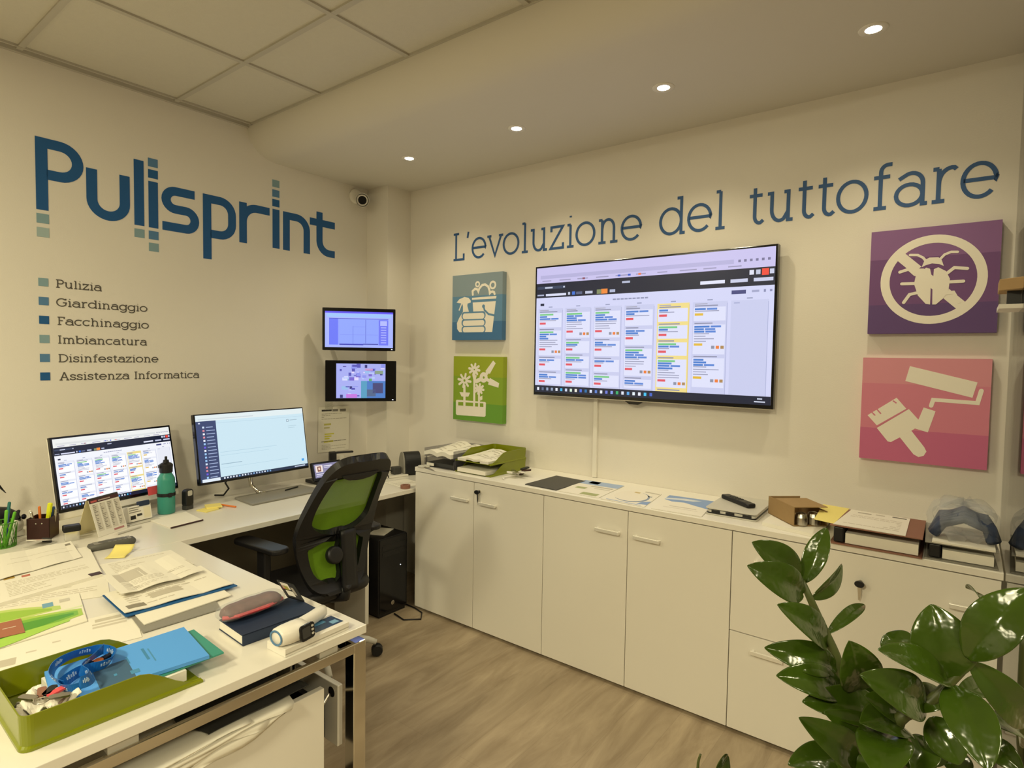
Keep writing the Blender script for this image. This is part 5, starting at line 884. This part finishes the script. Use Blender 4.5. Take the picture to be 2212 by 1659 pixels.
flat('paper_stack', 'pile of white papers in the lower olive tray on the cabinet', 'papers', [(-.415, -1.29), (-.415, -1.08), (-.10, -1.08), (-.10, -1.30)], CT + .0075, .022, M['paper'])
t = thing('key_bunch', 'bunch of keys with dark red and white tags right of the olive tray', 'keys', (-.27, -1.425, CT + .0006), R(20))
MB().tube([(x, y, .01) for x, y in arc(0, 0, .02, .02, 0, 345, 23)], .0018, 6, closed=True).build('ring', M['steel'], t)
for k, (a, c, l_) in enumerate(((0, 'dbrown', .06), (50, 'steel', .07), (110, 'wplastic', .065), (170, 'steel', .065), (215, 'wplastic', .06), (280, 'dbrown', .055), (330, 'black', .06))):
    MB().poly(rrect(.012, .012 + l_, -.013, .013, .010), .004 + .005 * k, .011 + .005 * k, Matrix.Rotation(R(a), 4, 'Z') @ Matrix.Rotation(R(-6), 4, 'Y')).build('key' if c == 'steel' else 'key_tag', M[c], t, bevel=.001)
MB().tube([(-.02, 0, .01), (-.06, .05, .008), (-.10, .07, .006), (-.13, .05, .006)], .004, 6).build('strap', M['wplastic'], t, smooth=True)
flat('document_folder', 'dark grey folder lying flat left of the blue brochures', 'folder', [(-.432, -1.775), (-.425, -1.575), (-.125, -1.575), (-.14, -1.775)], CT + .0006, .004, M['dgrey'])
bro = lambda a, b_, c: [(1, 0, 0, 1, 1, '#efeadf'), (2, 0, 0, 1, .28, a), (2, .06, .34, .6, .40, '#b9b3a6'), (2, .06, .46, .45, .5, '#c9c3b6'), (2, .1, .8, .5, .95, c), (2, .6, .5, .85, .62, c), (2, .55, .02, .8, .2, b_)]
flat('brochure', 'blue and white leaflet beside the dark grey folder on the cabinets', 'brochure', [(-.435, -2.02), (-.437, -1.79), (-.115, -1.76), (-.105, -1.99)], CT + .0006, .002, M['paper'], 'brochures on the cabinets', bro('#93b0de', '#7ba0da', '#9aa468'), M['gloss'])
I = [(1, 0, 0, 1, 1, '#efeadf'), (2, .02, .04, .4, .1, '#b9b3a6'), (2, [(.5 + .40 * math.cos(R(15 * q)), .52 + .36 * math.sin(R(15 * q))) for q in range(24)], 0, 0, 0, '#6f86ac'), (3, [(.54 + .385 * math.cos(R(15 * q)), .50 + .345 * math.sin(R(15 * q))) for q in range(24)], 0, 0, 0, '#ece6da'), (2, [(.0, .62), (.16, .72), (.22, .9), (.0, .86)], 0, 0, 0, '#6f95d0'), (2, .1, .93, .9, .96, '#8fa9d4'), (4, .46, .18, .6, .26, '#c8b070'), (2, .1, .3, .22, .36, '#9aa2a8')]
flat('brochure', 'white leaflet with a round drawing below the cable duct', 'brochure', [(-.452, -2.265), (-.44, -2.035), (-.13, -2.01), (-.155, -2.22)], CT + .0006, .002, M['paper'], 'brochures on the cabinets', I, M['gloss'])
I = [(1, 0, 0, 1, 1, '#efeadf'), (2, [(0, 0), (1, 0), (1, .30), (.8, .40), (.55, .36), (.3, .46), (0, .56)], 0, 0, 0, '#6f98d6'), (3, [(.25, .12), (.6, .10), (1, .2), (1, .3), (.7, .24), (.4, .22)], 0, 0, 0, '#d3dcea'), (2, .2, .66, .75, .69, '#c2b9b0'), (2, .15, .76, .85, .78, '#d0c8c0')]
flat('brochure', 'white leaflet with a blue sky picture beside the tablet', 'brochure', [(-.44, -2.525), (-.452, -2.30), (-.15, -2.26), (-.13, -2.48)], CT + .0006, .002, M['paper'], 'brochures on the cabinets', I, M['gloss'])
t = thing('tablet', 'tablet in a beige and black folding case under a black phone', 'tablet', (-.215, -2.615, CT + .0006), R(2)); t.scale = (1, 1, 1.36)
pl = rrect(-.155, .155, -.11, .105, .016)
MB().poly(pl, 0, .004).poly(pl, .0185, .0225).build('case_cover', M['beige'] if 'beige' in M else M['lgrey'], t, bevel=.001)
MB().poly(rrect(-.15, .15, -.105, .1, .014), .004, .0075).poly(rrect(-.15, .15, -.105, .1, .014), .0155, .0185).build('case_edge', M['black'], t, bevel=.001)
MB().poly(rrect(-.148, .148, -.103, .098, .013), .0075, .0155).build('body', M['lgrey'], t)
for y in (-.07, .0, .06): MB().box(-.1505, -.147, y - .018, y + .018, .0082, .0148).build('port', M['black'], t)
t = thing('mobile_phone', 'black slim handset lying slanted on the tablet case', 'phone', (-.205, -2.605, CT + .0315), R(-38))
blob([(-.012, -.085, .011), (-.012, .085, .011)], [(.02, .01), (.02, .01)]).v
MB().poly(rrect(-.022, .022, -.10, .10, .010), 0, .019).build('body', M['black'], t, bevel=.006, seg=3); MB().box(-.017, .017, -.07, -.03, .019, .0195).build('display', M['dgrey'], t)
for i in range(4):
    for j in range(3): MB().box(-.016 + .012 * j, -.007 + .012 * j, -.018 + .02 * i, -.006 + .02 * i, .019, .0205).build('button', M['dgrey'], t)
flat('paper_stack', 'stack of white papers under the brown cardboard box on the cabinets', 'papers', [(-.445, -2.98), (-.40, -2.76), (-.13, -2.76), (-.15, -2.98)], CT + .0006, .014, M['paper'])
t = thing('cardboard_box', 'open brown cardboard box with grey gadgets on the paper stack', 'box', (-.265, -2.862, CT + .0152), R(42))
b = MB(); b.box(-.10, .10, -.07, .07, 0, .003).box(-.10, .10, .067, .07, 0, .075).box(-.10, .10, -.07, -.067, 0, .06).box(.097, .10, -.07, .07, 0, .075).build('carton', M['cardb'], t)
MB().box(-.10, .05, -.07, .07, .0, .003, Matrix.Translation((0, 0, .075))).build('lid', M['cardb'], t)
for k, (x, y, s_) in enumerate(((-.085, .03, .024), (-.08, -.025, .027))):
    o = MB().lathe([(0, 0), (s_, 0), (s_, .03), (s_ * .8, .045), (s_ * .3, .05), (0, .05)], 16, Matrix.Translation((0, 0, .003))).build('plumbing_fitting', M['steel'], None, bevel=.002)
    o.matrix_world = t.matrix_basis @ Matrix.Translation((x, y, .0005)); tag(o, ['grey metal fitting at the left in the open cardboard box', 'grey metal fitting at the right in the open cardboard box'][k], 'fitting', 'fittings in the cardboard box')
def lever_arch(label, loc, rz, m, h=.07, L_=.285, W_=.30):
    t = thing('ring_binder', label, 'binder', loc, R(rz), 'ring binders on the cabinets')
    MB().box(-W_ / 2, W_ / 2, -L_ / 2, L_ / 2, h - .004, h).build('front_cover', m, t, bevel=.001); MB().box(-W_ / 2, W_ / 2, -L_ / 2, L_ / 2, 0, .004).build('back_cover', m, t, bevel=.001)
    MB().box(W_ / 2 - .004, W_ / 2, -L_ / 2, L_ / 2, .004, h - .004).build('spine', m, t)
    MB().box(-W_ / 2 + .015, W_ / 2 - .06, -L_ / 2 + .012, L_ / 2 - .05, .006, h * .62).build('pages', M['paper'], t)
    MB().box(-W_ / 2 + .01, W_ / 2 - .06, L_ / 2 - .045, L_ / 2 - .012, .006, h - .008).build('lever_mechanism', M['black'], t, bevel=.004)
    return t
lever_arch('brown ring binder with a letter on top, behind the plant', (-.325, -3.16, CT + .0006), 1, M['brown'])
flat('document', 'white letter lying on the brown ring binder', 'paper', [(-.475, -3.255), (-.47, -3.03), (-.18, -3.05), (-.19, -3.25)], CT + .0712, .0015, M['paper'], None, [(1, .05, .06, .28, .11, '#6a655c'), (1, .4, .08, .55, .14, '#c9c2b4'), (1, .62, .1, .85, .16, '#b8b1a2')] + lines(7, 61, '#d2cbbc', .3, .9))
flat('envelope', 'yellow folder corner under the letter on the brown binder', 'envelope', [(-.46, -3.03), (-.44, -2.96), (-.15, -2.94), (-.16, -3.04)], CT + .070, .001, M['yellow'])
lever_arch('brown ring binder under the clear plastic bag at the glass partition', (-.30, -3.405, CT + .0006), 2, M['grey'], .06, .20)
flat('paper_stack', 'white printed sheets sticking out below the plastic bag', 'papers', [(-.455, -3.50), (-.455, -3.33), (-.30, -3.33), (-.30, -3.50)], CT + .0612, .006, M['paper'])
t = thing('bagged_cables', 'dark blue bundle inside a crinkled clear plastic bag at the glass partition', 'plastic bag', (-.31, -3.41, CT + .068), R(4))
M['bundle'] = mat('blue_grey_bundle', '#3a4560', .4, var=.3, vscale=30)
b = MB()
for k in range(7):
    q = k / 6; b.tube([(-.08 + .02 * math.sin(k), -.085 + .01 * q, .012), (-.09 + .05 * q, -.075 + .02 * q, .05 + .03 * q), (-.07 + .06 * q, .0, .075 + .022 * math.sin(q * 3)), (-.09 + .05 * q, .06, .055 + .02 * q), (-.08 + .03 * q, .085, .012)], .017, 8)
b.build('bundle', M['bundle'], t, smooth=True)
def bag(u, v):
    a = 2 * PI * u; ph = PI * v; n = .012 * math.sin(7 * a + 5 * v) + .008 * math.sin(13 * a - 9 * v) + .007 * math.cos(17 * v + 3 * a)
    return ((.125 + n) * math.sin(ph) ** .6 * math.cos(a) - .01, (.098 + .6 * n) * math.sin(ph) ** .6 * math.sin(a), max(.001, .055 - (.062 + n) * math.cos(ph)))
MB().grid(bag, 40, 18).build('bag_film', M['film'], t, smooth=True, fix=False)
# wooden shelf end at the partition
t = thing('wall_shelf', 'brown wooden shelf end with a black bracket at the right edge', 'shelf', (-.62, -3.49, 1.72))
MB().poly([(0, -.035), (.17, -.035), (.17, .02), (.05, .02)], .05, .085).build('board', M['cardb'], t, bevel=.002)
MB().box(.06, .09, -.034, .0, .005, .05).build('bracket', M['black'], t); MB().box(.0, .18, -.035, .02, -.008, .005).build('ledge', M['white'], t)
# ---------------------------------------------------------------- plant
t = thing('potted_plant', 'large glossy green plant with fleshy paired leaves in the right foreground', 'plant', (0, 0, 0))
px, py = -1.70, -3.33
MB().lathe([(0, 0), (.15, 0), (.155, .01), (.19, .47), (.195, .50), (.18, .50), (.172, .455), (0, .455)], 40, Matrix.Translation((px, py, 0))).build('pot', M['wplastic'], t, smooth=False)
MB().lathe([(0, .462), (.172, .456)], 32, Matrix.Translation((px, py, 0))).build('soil', mat('potting_soil', '#3a2c20', .95, var=.3, vscale=90, bump=.6), t, fix=False)
for k, S in enumerate(STEMS):
    a = Vector(S[0]); root = Vector((px + .06 * math.cos(2 * k), py + .06 * math.sin(2 * k), .45))
    P = [root, root.lerp(a, .5) + Vector((0, 0, .04))] + [Vector(q) for q in S]
    # smooth the polyline
    pts = []
    for i in range(len(P) - 1):
        p0, p1, p2, p3 = P[max(0, i - 1)], P[i], P[i + 1], P[min(len(P) - 1, i + 2)]
        for q in range(5):
            s = q / 5; pts.append(.5 * ((2 * p1) + (p2 - p0) * s + (2 * p0 - 5 * p1 + 4 * p2 - p3) * s * s + (3 * p1 - p0 - 3 * p2 + p3) * s ** 3))
    pts.append(P[-1]); n = len(pts); thin = .35 if k == 3 else 1
    MB().tube(pts, [thin * (.013 - .0085 * i / n) for i in range(n)], 10).build('stem', M['stem'], t, smooth=True)
for k, L in enumerate(LEAVES):
    B = Vector(L[0:3]); T_ = Vector(L[3:6]); wd = L[6] * (1.36 if L[6] < .045 else 1.12); ax = T_ - B; ln = ax.length; ax.normalize()
    view = (cP - (B + T_) / 2).normalized(); hint = (view + Vector((rnd.uniform(-.25, .25), rnd.uniform(-.25, .25), .3 + rnd.uniform(-.15, .25)))).normalized()
    nrm = (hint - ax * hint.dot(ax)).normalized(); sd = ax.cross(nrm)
    if wd < .022: 
        r_ = .75; nrm2 = nrm * .35 + sd * .95; nrm2 = (nrm2 - ax * nrm2.dot(ax)).normalized(); sd = ax.cross(nrm2); nrm = nrm2; wd = min(.05, wd * 2.2)
    bend = .10 + .12 * rnd.random(); nu, nv = 8, 16
    def lf(u, v, B=B, ax=ax, nrm=nrm, sd=sd, ln=ln, wd=wd, bend=bend):
        s = 2 * u - 1; w_ = (math.sin(PI * min(1, v * .985 + .015) ** .95) ** .66) * wd / 2 * (1 if v < .97 else .55) if 0 < v < 1 else wd * .03
        if v <= .02: w_ = wd * .07
        h = bend * ln * (math.sin(PI * v) * .7) + .3 * abs(s) * w_ - .10 * w_ * s * s - .012 * wd * math.cos(s * 3)
        return B + ax * (v * ln) + sd * (s * w_) + nrm * h
    MB().grid(lf, nu, nv).build('leaf', M['leaf'], t, smooth=True, solid=.0012, fix=False, sub=1)
